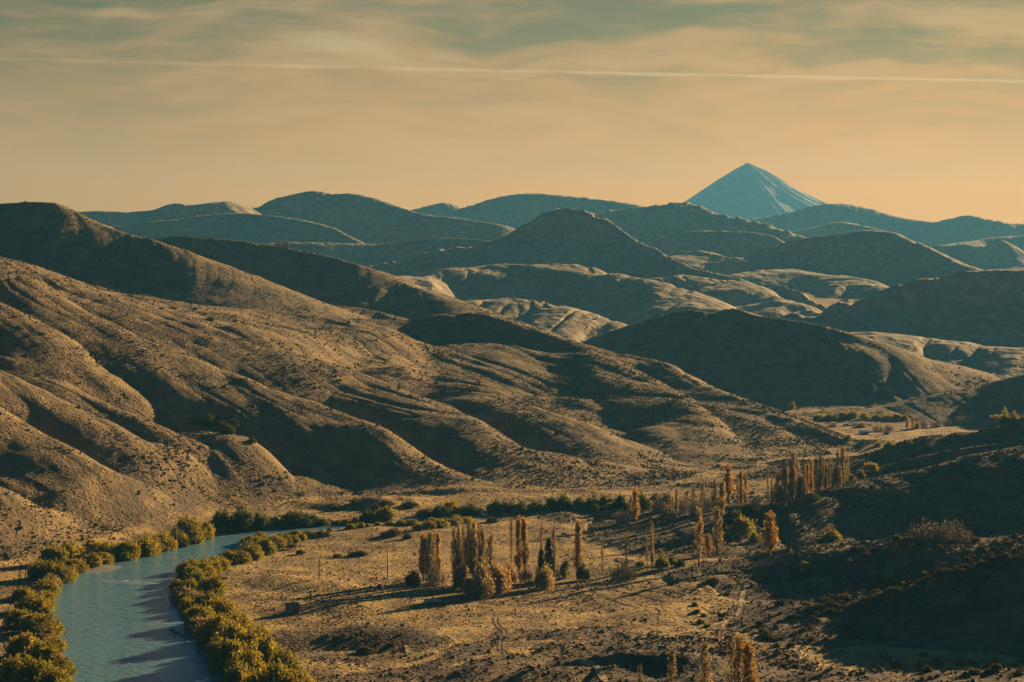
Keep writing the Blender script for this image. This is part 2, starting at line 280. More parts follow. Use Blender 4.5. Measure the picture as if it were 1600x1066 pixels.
# ---------------------------------------------------------------- ray lookups from the camera onto the ground
fm = np.isin(ID, (5, 6, 9)) * 1.0 + (ID == 0) * far_amp * 0.6 + (ID == 8) * 0.3 + (ID == 7) * 0.5
wx = X + 60 * vnoise(X / 260, Y / 260, 2); wy = Y + 0.35 * X + 45 * vnoise(X / 240, Y / 240, 9)
bench = fbm(wx / 300, wy / 85, 3, 5, 0.42)
H = H + (bench * 7.0 * fm * (Y / 3000.0) * sstep(1900, 2500, Y)).astype(np.float32)
def lookup(Hg, x, y):
    x = np.asarray(x, float); y = np.asarray(y, float)
    r = np.clip(np.interp(y, ds, np.arange(NR)), 0, NR - 1.001); c = np.clip(np.interp(x / y, us, np.arange(NC)), 0, NC - 1.001)
    r0 = r.astype(int); c0 = c.astype(int); fr = r - r0; fc = c - c0
    return (Hg[r0, c0] * (1 - fc) + Hg[r0, c0 + 1] * fc) * (1 - fr) + (Hg[r0 + 1, c0] * (1 - fc) + Hg[r0 + 1, c0 + 1] * fc) * fr
def cast(Hg, px, py, add=0.0, dmin=440):
    u = (px - 800) / F; c = np.interp(u, us, np.arange(NC)); c0 = int(c); fc = c - c0
    col = Hg[:, c0] * (1 - fc) + Hg[:, c0 + 1] * fc + add
    pr = HY + (CZ - col) * F / ds
    idx = np.nonzero((pr <= py) & (ds > dmin))[0]
    if len(idx) == 0: return at(px, py, 2000)
    i = idx[0]
    if i > 0 and pr[i - 1] > py:
        f = (pr[i - 1] - py) / (pr[i - 1] - pr[i]); d = ds[i - 1] + f * (ds[i] - ds[i - 1])
    else: d = ds[i]
    return at(px, py, d)

def spurs(lst, dmin=440, soft=False):
    """rounded spurs laid down a slope; each (points, height, width) - neighbours meet in V-shaped gullies"""
    add = np.zeros_like(H)
    for pts, amp, w in lst:
        amps = amp if isinstance(amp, (list, tuple)) else [amp] * len(pts)
        P = []
        for (px, py), a in zip(pts, amps):
            q = cast(H, px, py, a, dmin); P.append((q[0], q[1], a))
        P = densify(P, 3); W2 = w * 1.65
        for p_, q_ in zip(P[:-1], P[1:]):
            r0, r1 = rows(min(p_[1], q_[1]) - W2, max(p_[1], q_[1]) + W2)
            ul = min(p_[0], q_[0]) - W2; uh = max(p_[0], q_[0]) + W2; yn, yf = ds[r0], ds[r1 - 1]
            c0 = max(0, int(np.searchsorted(us, min(ul / yn, ul / yf))) - 1); c1 = min(NC, int(np.searchsorted(us, max(uh / yn, uh / yf))) + 1)
            x = X[r0:r1, c0:c1]; y = Y[r0:r1, c0:c1]; dx, dy = q_[0] - p_[0], q_[1] - p_[1]
            t = np.clip(((x - p_[0]) * dx + (y - p_[1]) * dy) / (dx * dx + dy * dy + 1e-6), 0, 1)
            D = np.hypot(x - p_[0] - t * dx, y - p_[1] - t * dy) * (1 + 0.18 * vnoise(x / 45, y / 45, 3))
            if soft: ww = w
            else:                                   # the flank towards the river is the longer one, the other falls off short
                sd = (dx * (y - p_[1] - t * dy) - dy * (x - p_[0] - t * dx)) / (math.hypot(dx, dy) * D + 0.5); ww = w * (1.0 - 0.38 * np.clip(sd, -1, 1))
            h = (p_[2] + t * (q_[2] - p_[2])) * np.maximum(1 - (D / ww) ** 2, 0) ** (1.6 if soft else 1.0)
            add[r0:r1, c0:c1] = np.maximum(add[r0:r1, c0:c1], h)
    return add

A = spurs([
    ([(-120, 715), (0, 764), (50, 788), (100, 800), (140, 806)], [15, 14, 11, 7, 2], 36),
    ([(-100, 685), (0, 712), (75, 727), (115, 745), (160, 780)], [8, 8, 6, 4, 2], 24),
    ([(-120, 570), (0, 635), (57, 670), (105, 695), (162, 727), (225, 750), (300, 774), (350, 786)], [22, 22, 21, 21, 18, 14, 9, 3], 38),
    ([(-120, 525), (0, 575), (37, 595), (75, 612), (150, 648), (200, 675), (250, 695), (300, 716), (350, 732), (380, 742)], [22, 22, 22, 23, 24, 23, 20, 15, 9, 3], 40),
    ([(-120, 410), (0, 470), (92, 522), (112, 547), (175, 592), (205, 628)], [26, 26, 25, 23, 18, 9], 50),
    ([(60, 565), (135, 615), (212, 647), (262, 670), (312, 692), (375, 712), (430, 735), (470, 760)], [14, 19, 22, 22, 20, 17, 11, 4], 31),
    ([(315, 686), (345, 678), (400, 689), (450, 708), (490, 719), (525, 742)], [12, 19, 24, 23, 18, 6], 38),
    ([(-60, 388), (25, 425), (75, 452), (150, 496), (225, 530), (287, 552), (350, 581), (412, 604), (475, 626), (537, 650), (600, 669), (662, 686), (725, 704), (787, 727), (850, 746), (900, 760)], [26, 27, 27, 28, 28, 28, 27, 27, 27, 27, 26, 25, 23, 19, 12, 5], 56),
    ([(120, 450), (180, 475), (237, 487), (312, 507), (375, 533), (412, 547), (475, 560), (570, 585), (631, 609), (690, 632), (740, 655), (787, 676), (835, 692), (880, 715)], [5, 8, 12, 15, 17, 17, 17, 17, 19, 21, 22, 20, 15, 6], 48),
    ([(345, 518), (380, 510), (420, 508), (470, 514), (540, 512), (620, 522)], [4, 8, 9, 8, 8, 3], 32),
    ([(640, 600), (700, 592), (756, 603), (790, 619), (850, 642), (900, 657), (960, 680), (1000, 702)], [6, 14, 20, 22, 20, 16, 10, 4], 46),
    ([(990, 566), (1018, 558), (1045, 568), (1060, 580)], [2, 4, 4, 2], 22),
    ([(930, 560), (980, 578), (1040, 610), (1095, 645), (1143, 687), (1180, 706)], [3, 6, 10, 13, 12, 4], 36),
    ([(1130, 650), (1190, 674), (1240, 698), (1280, 716)], [2, 4, 4, 1], 36),
    ([(800, 742), (840, 752), (900, 756), (960, 762)], [4, 7, 6, 2], 26),
    ([(420, 742), (470, 752), (520, 765), (560, 775)], [3, 6, 5, 2], 26),
])
am = (ID == 1)
slope_m = sstep(-1, 9, H) * (Y < 1620)
H += A * slope_m
# erosion on slopes, downhill-running on the great mountainside (columns run from upper left to lower right)
ca, sa = math.cos(R(-38)), math.sin(R(-38))
al = X * ca + Y * sa; ac = -X * sa + Y * ca
er = np.maximum(0, 0.5 - np.abs(vnoise(ac / 24 + 0.6 * vnoise(al / 60, ac / 60, 1), al / 150, 3))) * 2.2 + np.maximum(0, 0.4 - np.abs(vnoise(ac / 9.5, al / 55, 8))) * 0.9
H -= am * er * sstep(3, 25, H) * 1.3
H += fbm(X / 33, Y / 33, 4, 2) * np.where(ID > 0, 0.9, 0.15) * (1 - far_amp * 0.5) * sstep(300, 470, Y)
# low banks and folds on the valley floor
FL = spurs([
    ([(330, 1000), (420, 988), (520, 981), (620, 982), (660, 990)], [0.5, 3.6, 4.2, 3.6, 0.5], 17),
    ([(900, 1035), (950, 1021), (1020, 1017), (1090, 1020), (1150, 1035)], [0.5, 4.2, 4.6, 4, 0.5], 13),
    ([(800, 1060), (850, 1046), (930, 1042), (960, 1050)], [0.5, 2.6, 2.6, 0.5], 11),
    ([(1000, 930), (1060, 918), (1120, 905), (1180, 900)], [0.5, 2.2, 2.6, 0.5], 16),
    ([(940, 972), (1010, 955), (1100, 935)], [0.5, 1.8, 1.0], 12),
    ([(360, 905), (420, 900), (470, 905), (520, 915)], [0.4, 2.0, 2.0, 0.4], 18),
    ([(420, 948), (520, 940), (620, 935)], [0.4, 1.8, 0.6], 14),
    ([(1335, 692), (1370, 688), (1430, 688), (1460, 688)], [1, 4, 4, 2], 22),
    ([(560, 782), (590, 775), (640, 778)], [1, 5, 1], 22), ([(480, 786), (530, 784), (570, 790)], [1, 3, 1], 16),
], soft=True)
H += FL
# ---------------------------------------------------------------- river: centre line and half width from its two banks
LB = [(190, 1400), (150, 1180), (118, 1066), (88, 1012), (70, 972), (82, 930), (104, 905), (128, 890), (165, 878), (215, 868), (255, 857), (290, 847), (325, 838), (380, 830), (430, 826), (490, 822), (550, 817), (600, 812), (650, 808), (690, 806)]
RB = [(520, 1400), (405, 1180), (348, 1066), (314, 1020), (290, 988), (284, 955), (278, 930), (292, 908), (318, 890), (345, 873), (361, 862), (374, 850), (388, 841), (425, 834), (460, 830), (510, 827), (560, 821), (612, 815), (656, 810), (695, 807)]
lbp = np.array([flo(*p)[:2] for p in LB]); rbp = np.array([flo(*p)[:2] for p in RB])
RC = np.column_stack([(lbp + rbp) / 2, np.hypot(*(lbp - rbp).T) / 2])
RCd = densify(RC, 4)
r0, r1 = rows(RCd[:, 1].min() - 60, RCd[:, 1].max() + 60)
Dr, Sr, Zr, Gr = seg_eval(RCd, 1, 1, r0, r1)
edge = Dr - Zr[0] + 1.5 * fbm(X[r0:r1] / 11, Y[r0:r1] / 11, 3, 6)          # metres outside the bank
RIV = np.full(H.shape, 999.0, np.float32); RIV[r0:r1] = edge
hb = H[r0:r1]
hb = np.where(edge < 34, np.minimum(hb, 0.15 + np.maximum(edge - 4, 0) * 0.28 + 0.3 * fbm(X[r0:r1] / 6, Y[r0:r1] / 6, 2, 2)), hb)
hb = np.where(edge < 2, -2.0 + (np.clip(edge, -6, 2) + 6) / 8 * 2.1, hb)
# gravel bar
gx, gy, _ = flo(158, 889)
bar = np.exp(-(((X[r0:r1] - gx) / 7) ** 2 + ((Y[r0:r1] - gy) / 16) ** 2))
hb = np.where(edge < 2, hb + 0.2 * bar, hb)
H[r0:r1] = hb
WZ = -0.35
H = H.astype(np.float32)
def ground(x, y): return float(lookup(H, x, y))

# ---------------------------------------------------------------- helpers for objects
C = SC.collection
def tag(o, label=None, cat=None, group=None, kind=None):
    if label: o['label'] = label
    if cat: o['category'] = cat
    if group: o['group'] = group
    if kind: o['kind'] = kind
    return o
def mesh_np(name, V, Fc, mat, smooth=False, parent=None):
    me = bpy.data.meshes.new(name); V = np.asarray(V, np.float32); Fc = np.asarray(Fc, np.int32); n = Fc.shape[1]
    me.vertices.add(len(V)); me.vertices.foreach_set('co', V.ravel())
    me.loops.add(Fc.size); me.loops.foreach_set('vertex_index', Fc.ravel())
    me.polygons.add(len(Fc)); me.polygons.foreach_set('loop_start', np.arange(0, Fc.size, n, dtype=np.int32))
    me.polygons.foreach_set('use_smooth', np.full(len(Fc), smooth, bool))
    me.update(calc_edges=True); me.materials.append(mat)
    o = bpy.data.objects.new(name, me); C.objects.link(o)
    if parent: o.parent = parent
    return o
def empty(name, loc=(0, 0, 0), rz=0.0):
    o = bpy.data.objects.new(name, None); C.objects.link(o); o.location = loc; o.rotation_euler = (0, 0, rz); return o
def new_mat(name):
    m = bpy.data.materials.new(name); m.use_nodes = True; return m, NT(m)

# ---------------------------------------------------------------- materials
def ground_mat(name, grass, soil, scrub, patch=0.5, fine=1.0, bump=0.6):
    m, N = new_mat(name)
    P = N('ShaderNodeNewGeometry').outputs['Position']
    big = N('ShaderNodeTexNoise', {'Vector': P, 'Scale': 0.011, 'Detail': 5.0, 'Roughness': 0.6}).outputs[0]
    mid = N('ShaderNodeTexNoise', {'Vector': P, 'Scale': 0.07, 'Detail': 5.0, 'Roughness': 0.62}).outputs[0]
    sml = N('ShaderNodeTexNoise', {'Vector': P, 'Scale': 0.42 * fine, 'Detail': 4.0, 'Roughness': 0.65}).outputs[0]
    c = mixc(N, ramp(N, mid, [(0.38, 0.0), (0.62, 1.0)]), grass, soil)
    f1 = ramp(N, math_(N, 'ADD', math_(N, 'MULTIPLY', big, 0.55), math_(N, 'MULTIPLY', mid, 0.45)), [(0.50 - 0.06 * patch, 0.0), (0.62, 1.0)])
    f2 = ramp(N, sml, [(0.42, 0.0), (0.60, 1.0)])
    c = mixc(N, math_(N, 'MULTIPLY', math_(N, 'MULTIPLY_ADD', f2, 0.75, 0.25), math_(N, 'MULTIPLY_ADD', f1, 0.75, 0.12 * patch)), c, scrub)
    c = mixc(N, 0.55, c, ramp(N, sml, [(0.3, 0.55), (0.7, 1.35)], 'LINEAR'), 'MULTIPLY')
    vor = N('ShaderNodeTexVoronoi', {'Vector': P, 'Scale': 0.55 * fine, 'Randomness': 1.0}).outputs['Distance']
    tuft = ramp(N, vor, [(0.0, 1.0), (0.45, 0.0)])
    hgt = math_(N, 'ADD', math_(N, 'MULTIPLY', sml, 0.8), math_(N, 'MULTIPLY', tuft, 0.35))
    b = N('ShaderNodeBump', {'Height': hgt, 'Strength': bump, 'Distance': 1.0 / fine})
    s = N('ShaderNodeBsdfPrincipled', {'Base Color': c, 'Roughness': 0.95, 'Normal': b.outputs[0]})
    s.inputs['Specular IOR Level'].default_value = 0.1
    N('ShaderNodeOutputMaterial', {'Surface': s.outputs[0]})
    return m
M_floor = ground_mat('dry_meadow', (0.385, 0.26, 0.09), (0.23, 0.15, 0.068), (0.065, 0.052, 0.028), 1.1, 1.0, 1.0)
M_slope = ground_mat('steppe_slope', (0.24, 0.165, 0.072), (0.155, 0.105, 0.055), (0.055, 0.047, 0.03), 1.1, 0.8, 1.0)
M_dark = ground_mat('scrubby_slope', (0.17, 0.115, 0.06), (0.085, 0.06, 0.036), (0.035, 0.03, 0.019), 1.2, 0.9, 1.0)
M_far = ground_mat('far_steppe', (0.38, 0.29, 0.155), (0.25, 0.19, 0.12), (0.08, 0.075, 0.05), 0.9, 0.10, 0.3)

def simple_mat(name, col, rough=0.8, var=0.3, scale=3.0, metal=0.0):
    m, N = new_mat(name)
    P = N('ShaderNodeTexCoord').outputs['Object']
    n = N('ShaderNodeTexNoise', {'Vector': P, 'Scale': scale, 'Detail': 4.0}).outputs[0]
    c = mixc(N, 1.0, col, ramp(N, n, [(0.3, 1 - var), (0.7, 1 + var)], 'LINEAR'), 'MULTIPLY')
    s = N('ShaderNodeBsdfPrincipled', {'Base Color': c, 'Roughness': rough, 'Metallic': metal})
    N('ShaderNodeOutputMaterial', {'Surface': s.outputs[0]}); return m
def leaf_mat(name, a, b, trans=0.45, scale=0.5):
    m, N = new_mat(name)
    P = N('ShaderNodeTexCoord').outputs['Object']
    n = N('ShaderNodeTexNoise', {'Vector': P, 'Scale': scale, 'Detail': 5.0, 'Roughness': 0.6}).outputs[0]
    rn = N('ShaderNodeObjectInfo').outputs['Random']
    c = mixc(N, ramp(N, n, [(0.36, 0.0), (0.64, 1.0)]), a, b)
    c = mixc(N, 1.0, c, ramp(N, rn, [(0.0, (0.75, 0.80, 0.8)), (0.5, (1, 1, 1)), (1.0, (1.25, 1.12, 1.0))], 'LINEAR'), 'MULTIPLY')
    d = N('ShaderNodeBsdfDiffuse', {'Color': c}); t = N('ShaderNodeBsdfTranslucent', {'Color': mixc(N, 1.0, c, (1.5, 1.35, 0.8), 'MULTIPLY')})
    x = N('ShaderNodeMixShader', {0: trans, 1: d.outputs[0], 2: t.outputs[0]})
    N('ShaderNodeOutputMaterial', {'Surface': x.outputs[0]}); return m
M_bark = simple_mat('grey_bark', (0.13, 0.10, 0.075), 0.9)
M_pale = simple_mat('bleached_wood', (0.42, 0.35, 0.27), 0.9)
M_gold = leaf_mat('gold_poplar_leaves', (0.42, 0.27, 0.08), (0.27, 0.18, 0.065))
M_rust = leaf_mat('thinning_brown_leaves', (0.31, 0.235, 0.13), (0.20, 0.155, 0.09))
M_olive = leaf_mat('yellow_olive_willow_leaves', (0.30, 0.245, 0.035), (0.14, 0.135, 0.026))
M_green = leaf_mat('deep_green_leaves', (0.085, 0.10, 0.022), (0.035, 0.055, 0.018), 0.35)
M_lime = leaf_mat('yellow_green_leaves', (0.27, 0.24, 0.045), (0.16, 0.16, 0.03))
M_grey = leaf_mat('grey_bare_twigs', (0.30, 0.26, 0.20), (0.20, 0.175, 0.135), 0.2)
M_conif = leaf_mat('conifer_needles', (0.018, 0.032, 0.018), (0.010, 0.020, 0.012), 0.1)
M_scrub = leaf_mat('scrub_leaves', (0.11, 0.085, 0.04), (0.05, 0.045, 0.022), 0.3, 0.08)
M_rock = simple_mat('river_rock', (0.10, 0.085, 0.07), 0.9, 0.4, 1.0)

# ---------------------------------------------------------------- terrain objects
def build_terrain():
    ii = np.arange(NR * NC, dtype=np.int64).reshape(NR, NC)
    quads = np.stack([ii[:-1, :-1], ii[:-1, 1:], ii[1:, 1:], ii[1:, :-1]], -1)
    q = ID[:-1, :-1]
    gy_, gx_ = np.empty_like(H), np.empty_like(H)
    # normals of the whole surface, so that the separate hills meet without a seam
    P = np.stack([X, Y, H], -1)
    du = np.gradient(P, axis=1); dv = np.gradient(P, axis=0)
    nrm = np.cross(du, dv); nrm /= np.linalg.norm(nrm, axis=-1, keepdims=True)
    info = {0: ('ground', 'flat dry grass valley floor with the river running through it', M_floor),
            1: ('hillside', 'great brown mountainside on the left, furrowed by long gullies', M_slope),
            2: ('hill', 'shaded brown hill rising behind the left mountainside', M_slope),
            3: ('hill', 'dark blue-green hill closing the valley, its right flank sunlit', M_slope),
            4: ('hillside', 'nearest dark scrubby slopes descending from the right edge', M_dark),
            5: ('hill', 'rolling banded hills in the middle distance below the butte', M_far),
            6: ('hill', 'flat-topped butte with furrowed flanks in the middle distance', M_far),
            7: ('hill', 'long far range with a pointed summit left of the centre', M_far),
            8: ('hill', 'faded blue ranges along the skyline around the snowy cone', M_far),
            9: ('hill', 'shaded hill with a cliff band at the right edge', M_far),
            10: ('hillside', 'small dark spur coming down from the right behind the far fields', M_slope)}
    for k, (nm, lab, mat) in info.items():
        Fk = quads[q == k].reshape(-1, 4)
        if len(Fk) == 0: continue
        used, inv = np.unique(Fk, return_inverse=True)
        o = mesh_np(nm, P.reshape(-1, 3)[used], inv.reshape(-1, 4), mat, True)
        o.data.normals_split_custom_set_from_vertices(nrm.reshape(-1, 3)[used].tolist())
        tag(o, lab, 'terrain', kind='structure')
build_terrain()

# snowy volcano: its own cone, far off
def volcano():
    cx, cy, cz = at(1168, 254, 12200)
    nr, na = 150, 420
    ang = np.linspace(0, 2 * np.pi, na, endpoint=False)[None, :]; r = (np.linspace(0, 1, nr)[:, None] ** 1.15) * 1500
    pr = np.interp(r, [0, 9, 45, 110, 250, 430, 700, 1200, 2000], [0, 4, 28, 66, 160, 268, 400, 560, 680])
    rib = vnoise(ang * 9 + 0.3 * vnoise(ang * 3, r / 300, 2), r / 700, 4) * 18 + np.abs(vnoise(ang * 22, r / 400, 5)) * 13
    ribm = np.minimum(r / 220, 1) * np.clip(1.6 - r / 900, 0.3, 1)
    wrap = np.clip(np.minimum(ang, 2 * np.pi - ang) * 3, 0, 1)
    z = cz - pr + rib * ribm * wrap - 8 * np.exp(-(r / 35) ** 2) * 0.3
    xx = cx + np.cos(ang - 1.2) * r * np.where(np.cos(ang - 1.2) < 0, 0.93, 1.08); yy = cy + np.sin(ang - 1.2) * r
    V = np.stack([xx, yy, z], -1).reshape(-1, 3); ii = np.arange(nr * na).reshape(nr, na); jj = np.roll(ii, -1, 1)
    Fc = np.stack([ii[:-1], ii[1:], jj[1:], jj[:-1]], -1).reshape(-1, 4)
    m, N = new_mat('snow_and_rock')
    P = N('ShaderNodeNewGeometry'); s = N('ShaderNodeSeparateXYZ', {0: P.outputs['Position']}).outputs[2]
    n = N('ShaderNodeTexNoise', {'Vector': N('ShaderNodeMapping', {'Vector': P.outputs['Position'], 'Scale': (1, 1, 0.15)}).outputs[0], 'Scale': 0.012, 'Detail': 6.0, 'Roughness': 0.65}).outputs[0]
    hz = math_(N, 'ADD', math_(N, 'DIVIDE', math_(N, 'SUBTRACT', s, 430.0), 500.0), math_(N, 'MULTIPLY_ADD', n, 0.9, -0.45))
    c = mixc(N, ramp(N, n, [(0.38, 0.0), (0.50, 1.0)]), (0.20, 0.185, 0.175), (0.36, 0.335, 0.30))
    c = mixc(N, ramp(N, hz, [(0.05, 0.0), (0.25, 1.0)]), (0.30, 0.28, 0.24), c)
    b = N('ShaderNodeBump', {'Height': n, 'Strength': 0.5, 'Distance': 25.0})
    sh = N('ShaderNodeBsdfPrincipled', {'Base Color': c, 'Roughness': 0.8, 'Normal': b.outputs[0]})
    N('ShaderNodeOutputMaterial', {'Surface': sh.outputs[0]})
    o = mesh_np('mountain', V, Fc, m, True); tag(o, 'steep snow-dusted volcano cone standing alone above the skyline', 'mountain', kind='structure')
volcano()

# river water
def river():
    P = RCd; n = len(P); T = np.gradient(P[:, :2], axis=0); T /= np.linalg.norm(T, axis=1, keepdims=True); Nn = np.column_stack([-T[:, 1], T[:, 0]])
    k = 9; V = []
    for s in np.linspace(-1, 1, k):
        q = P[:, :2] + Nn * ((P[:, 2] + 5)[:, None] * s); V.append(np.column_stack([q, np.full(n, WZ)]))
    V = np.array(V).transpose(1, 0, 2).reshape(-1, 3); ii = np.arange(n * k).reshape(n, k)
    Fc = np.stack([ii[:-1, :-1], ii[:-1, 1:], ii[1:, 1:], ii[1:, :-1]], -1).reshape(-1, 4)
    m, N = new_mat('river_water')
    Pp = N('ShaderNodeNewGeometry').outputs['Position']
    a = N('ShaderNodeTexNoise', {'Vector': N('ShaderNodeMapping', {'Vector': Pp, 'Rotation': (0, 0, R(20)), 'Scale': (0.45, 1.0, 1)}).outputs[0], 'Scale': 0.55, 'Detail': 4.0, 'Roughness': 0.6}).outputs[0]
    b_ = N('ShaderNodeTexNoise', {'Vector': N('ShaderNodeMapping', {'Vector': Pp, 'Rotation': (0, 0, R(25)), 'Scale': (0.06, 0.02, 1)}).outputs[0], 'Scale': 1.0, 'Detail': 3.0}).outputs[0]
    st = math_(N, 'MULTIPLY', ramp(N, b_, [(0.35, 0.35), (0.65, 1.0)]), 0.75)
    bu = N('ShaderNodeBump', {'Height': a, 'Strength': st, 'Distance': 1.2})
    c = mixc(N, b_, (0.075, 0.175, 0.21), (0.115, 0.24, 0.28))
    for fx, fy, ra, rb in ((190, 908, 13, 4), (215, 911, 12, 3), (150, 884, 9, 3), (262, 972, 6, 5), (250, 912, 10, 2.5)):
        q = flo(fx, fy, WZ); v = N('ShaderNodeVectorMath', {0: N('ShaderNodeVectorMath', {0: Pp, 1: (q[0], q[1], WZ)}, operation='SUBTRACT').outputs[0], 1: (1 / ra, 1 / rb, 0)}, operation='MULTIPLY').outputs[0]
        ln = N('ShaderNodeVectorMath', {0: v}, operation='LENGTH').outputs['Value']
        fo = N('ShaderNodeTexNoise', {'Vector': N('ShaderNodeMapping', {'Vector': Pp, 'Scale': (0.5, 1.6, 1)}).outputs[0], 'Scale': 1.2, 'Detail': 5.0, 'Roughness': 0.7}).outputs[0]
        c = mixc(N, math_(N, 'MULTIPLY', ramp(N, ln, [(0.2, 1.0), (1.0, 0.0)]), ramp(N, fo, [(0.50, 0.0), (0.60, 1.0)])), c, (0.62, 0.62, 0.58))
    s = N('ShaderNodeBsdfPrincipled', {'Base Color': c, 'Roughness': 0.16, 'IOR': 1.33, 'Normal': bu.outputs[0]})
    N('ShaderNodeOutputMaterial', {'Surface': s.outputs[0]})
    o = mesh_np('river', V, Fc, m, True); tag(o, 'blue-grey river bending through the lower left', 'river', kind='structure')
river()
#<<objects
# ---------------------------------------------------------------- plants: meshes
def tube(path, rad, n=5):
    path = np.array(path, float); V = []; Fc = []
    for i, p in enumerate(path):
        t = path[min(i + 1, len(path) - 1)] - path[max(i - 1, 0)]; t /= np.linalg.norm(t) + 1e-9
        a = np.cross(t, (0.3, 0.9, 0.1)); a /= np.linalg.norm(a) + 1e-9; b = np.cross(t, a)
        for k in range(n):
            q = 2 * math.pi * k / n; V.append(p + rad[i] * (a * math.cos(q) + b * math.sin(q)))
    for i in range(len(path) - 1):
        for k in range(n): Fc.append((i * n + k, i * n + (k + 1) % n, (i + 1) * n + (k + 1) % n, (i + 1) * n + k))
    return V, Fc
def join(parts):
    V = []; Fc = []; o = 0
    for v, f in parts:
        v = np.asarray(v, float); V.append(v); Fc.append(np.asarray(f) + o); o += len(v)
    return np.concatenate(V), np.concatenate(Fc)
def cards(P, size, rs, vert=0.0):
    """one small leaf clump per point, each a bent quad turned its own way"""
    n = len(P); a = rs.normal(size=(n, 3)); a[:, 2] += vert * np.sign(a[:, 2] + 1e-6); a /= np.linalg.norm(a, axis=1, keepdims=True)
    b = np.cross(a, rs.normal(size=(n, 3))); b /= np.linalg.norm(b, axis=1, keepdims=True)
    s = size * rs.uniform(0.55, 1.35, (n, 1)); a = a * s * 0.62; b = b * s * 0.42
    V = np.stack([P - a, P + b, P + a, P - b], 1).reshape(-1, 3)
    return V, np.arange(4 * n).reshape(n, 4)
def poplar_mesh(seed, h=22.0, w=4.0, dens=1.0, size=0.5, bare=0.0):
    rs = np.random.RandomState(seed); wood = []; L = []
    lean = rs.uniform(-0.35, 0.35, 2)
    tp = [(lean[0] * q * q, lean[1] * q * q, h * 0.93 * q) for q in np.linspace(0, 1, 8)]
    wood.append(tube(tp, [0.30 * (1 - 0.9 * q) + 0.02 for q in np.linspace(0, 1, 8)], 6))
    nb = int(84 * (0.7 + 0.3 * dens))
    for i in range(nb):
        z0 = h * rs.uniform(0.06, 0.86); q = z0 / (h * 0.93); az_ = rs.uniform(0, 2 * math.pi)
        L_ = h * rs.uniform(0.13, 0.27) * (1 - 0.42 * q); env = w / 2 * min(1.0, q * 4 + 0.45) * (1.02 - q) ** 0.42 * rs.uniform(0.45, 1.12)
        base = np.array([lean[0] * q * q, lean[1] * q * q, z0]); d = np.array([math.cos(az_), math.sin(az_), 0])
        pts = [base + d * env * (1 - (1 - t) ** 2) + np.array([0, 0, L_ * t]) for t in (0, .25, .5, .75, 1)]
        wood.append(tube(pts, [0.09, 0.07, 0.05, 0.035, 0.015], 3))
        m = int(rs.uniform(16, 30) * dens)
        t = rs.uniform(0.1, 1.05, m)[:, None]
        c = base + d * env * (1 - (1 - t) ** 2) + np.array([0, 0, 1]) * L_ * t
        L.append(c + rs.normal(0, 0.26, (m, 3)) * (1.25 - 0.5 * t))
        for _ in range(2):
            k = rs.randint(1, 4); e = pts[k] + np.append(rs.normal(0, 0.45, 2), rs.uniform(0.8, 2.0)); wood.append(tube([pts[k], (pts[k] + e) / 2 + rs.normal(0, .08, 3), e], [0.035, 0.025, 0.01], 3))
    P = np.concatenate(L)
    if bare: P = P[(P[:, 2] < h * (1 - bare)) | (rs.rand(len(P)) < 0.25)]
    return join(wood), cards(P, size, rs, 0.6)
def willow_mesh(seed, h=8.0, w=10.0, lobes=16, n=3600, size=0.55, droop=0.3):
    rs = np.random.RandomState(seed); wood = []; L = []
    for i in range(lobes):
        az_ = rs.uniform(0, 2 * math.pi); r = math.sqrt(rs.uniform(0, 1)) * w * 0.34; hz = h * (0.80 - 0.45 * (r / (w * 0.36)) ** 2) * rs.uniform(0.45, 1.2)
        c = np.array([r * math.cos(az_), r * math.sin(az_), hz * 0.74]); R_ = np.array([w * 0.17, w * 0.17, h * 0.22]) * rs.uniform(0.45, 1.25)
        wood.append(tube([(rs.uniform(-.4, .4), rs.uniform(-.4, .4), 0), c * (0.4, 0.4, 0.5), c], [0.22, 0.13, 0.05], 4))
        m = int(n / lobes * rs.uniform(0.7, 1.3)); v = rs.normal(size=(m, 3)); v /= np.linalg.norm(v, axis=1, keepdims=True)
        rr = rs.uniform(0.55, 1.08, (m, 1)); p = c + v * R_ * rr
        g = 1 + 0.42 * np.sin(v[:, :1] * 7 + seed + i) * np.cos(v[:, 1:2] * 6 + i); p = c + (p - c) * g
        p[:, 2] -= droop * h * rs.uniform(0, 1, m) ** 2 * (v[:, 2] < 0.2)
        L.append(p[p[:, 2] > 0.15])
        for _ in range(5):
            a0 = c + rs.normal(0, .5, 3) * R_; e = a0 + np.append(rs.normal(0, .55, 2), rs.uniform(.7, 1.9)) * (h / 8); tt = rs.uniform(0, 1, (11, 1)); L.append(a0 + (e - a0) * tt + rs.normal(0, .1, (11, 3))); wood.append(tube([c * (.8, .8, .8), e], [0.05, 0.015], 3))
    sk = rs.uniform(0, 2 * math.pi, n // 5); q = np.sqrt(rs.uniform(0.3, 1, n // 5)) * w * 0.46
    L.append(np.column_stack([q * np.cos(sk), q * np.sin(sk), rs.uniform(0.1, h * 0.4, n // 5)]))
    return join(wood), cards(np.concatenate(L), size, rs, 0.5 * droop)
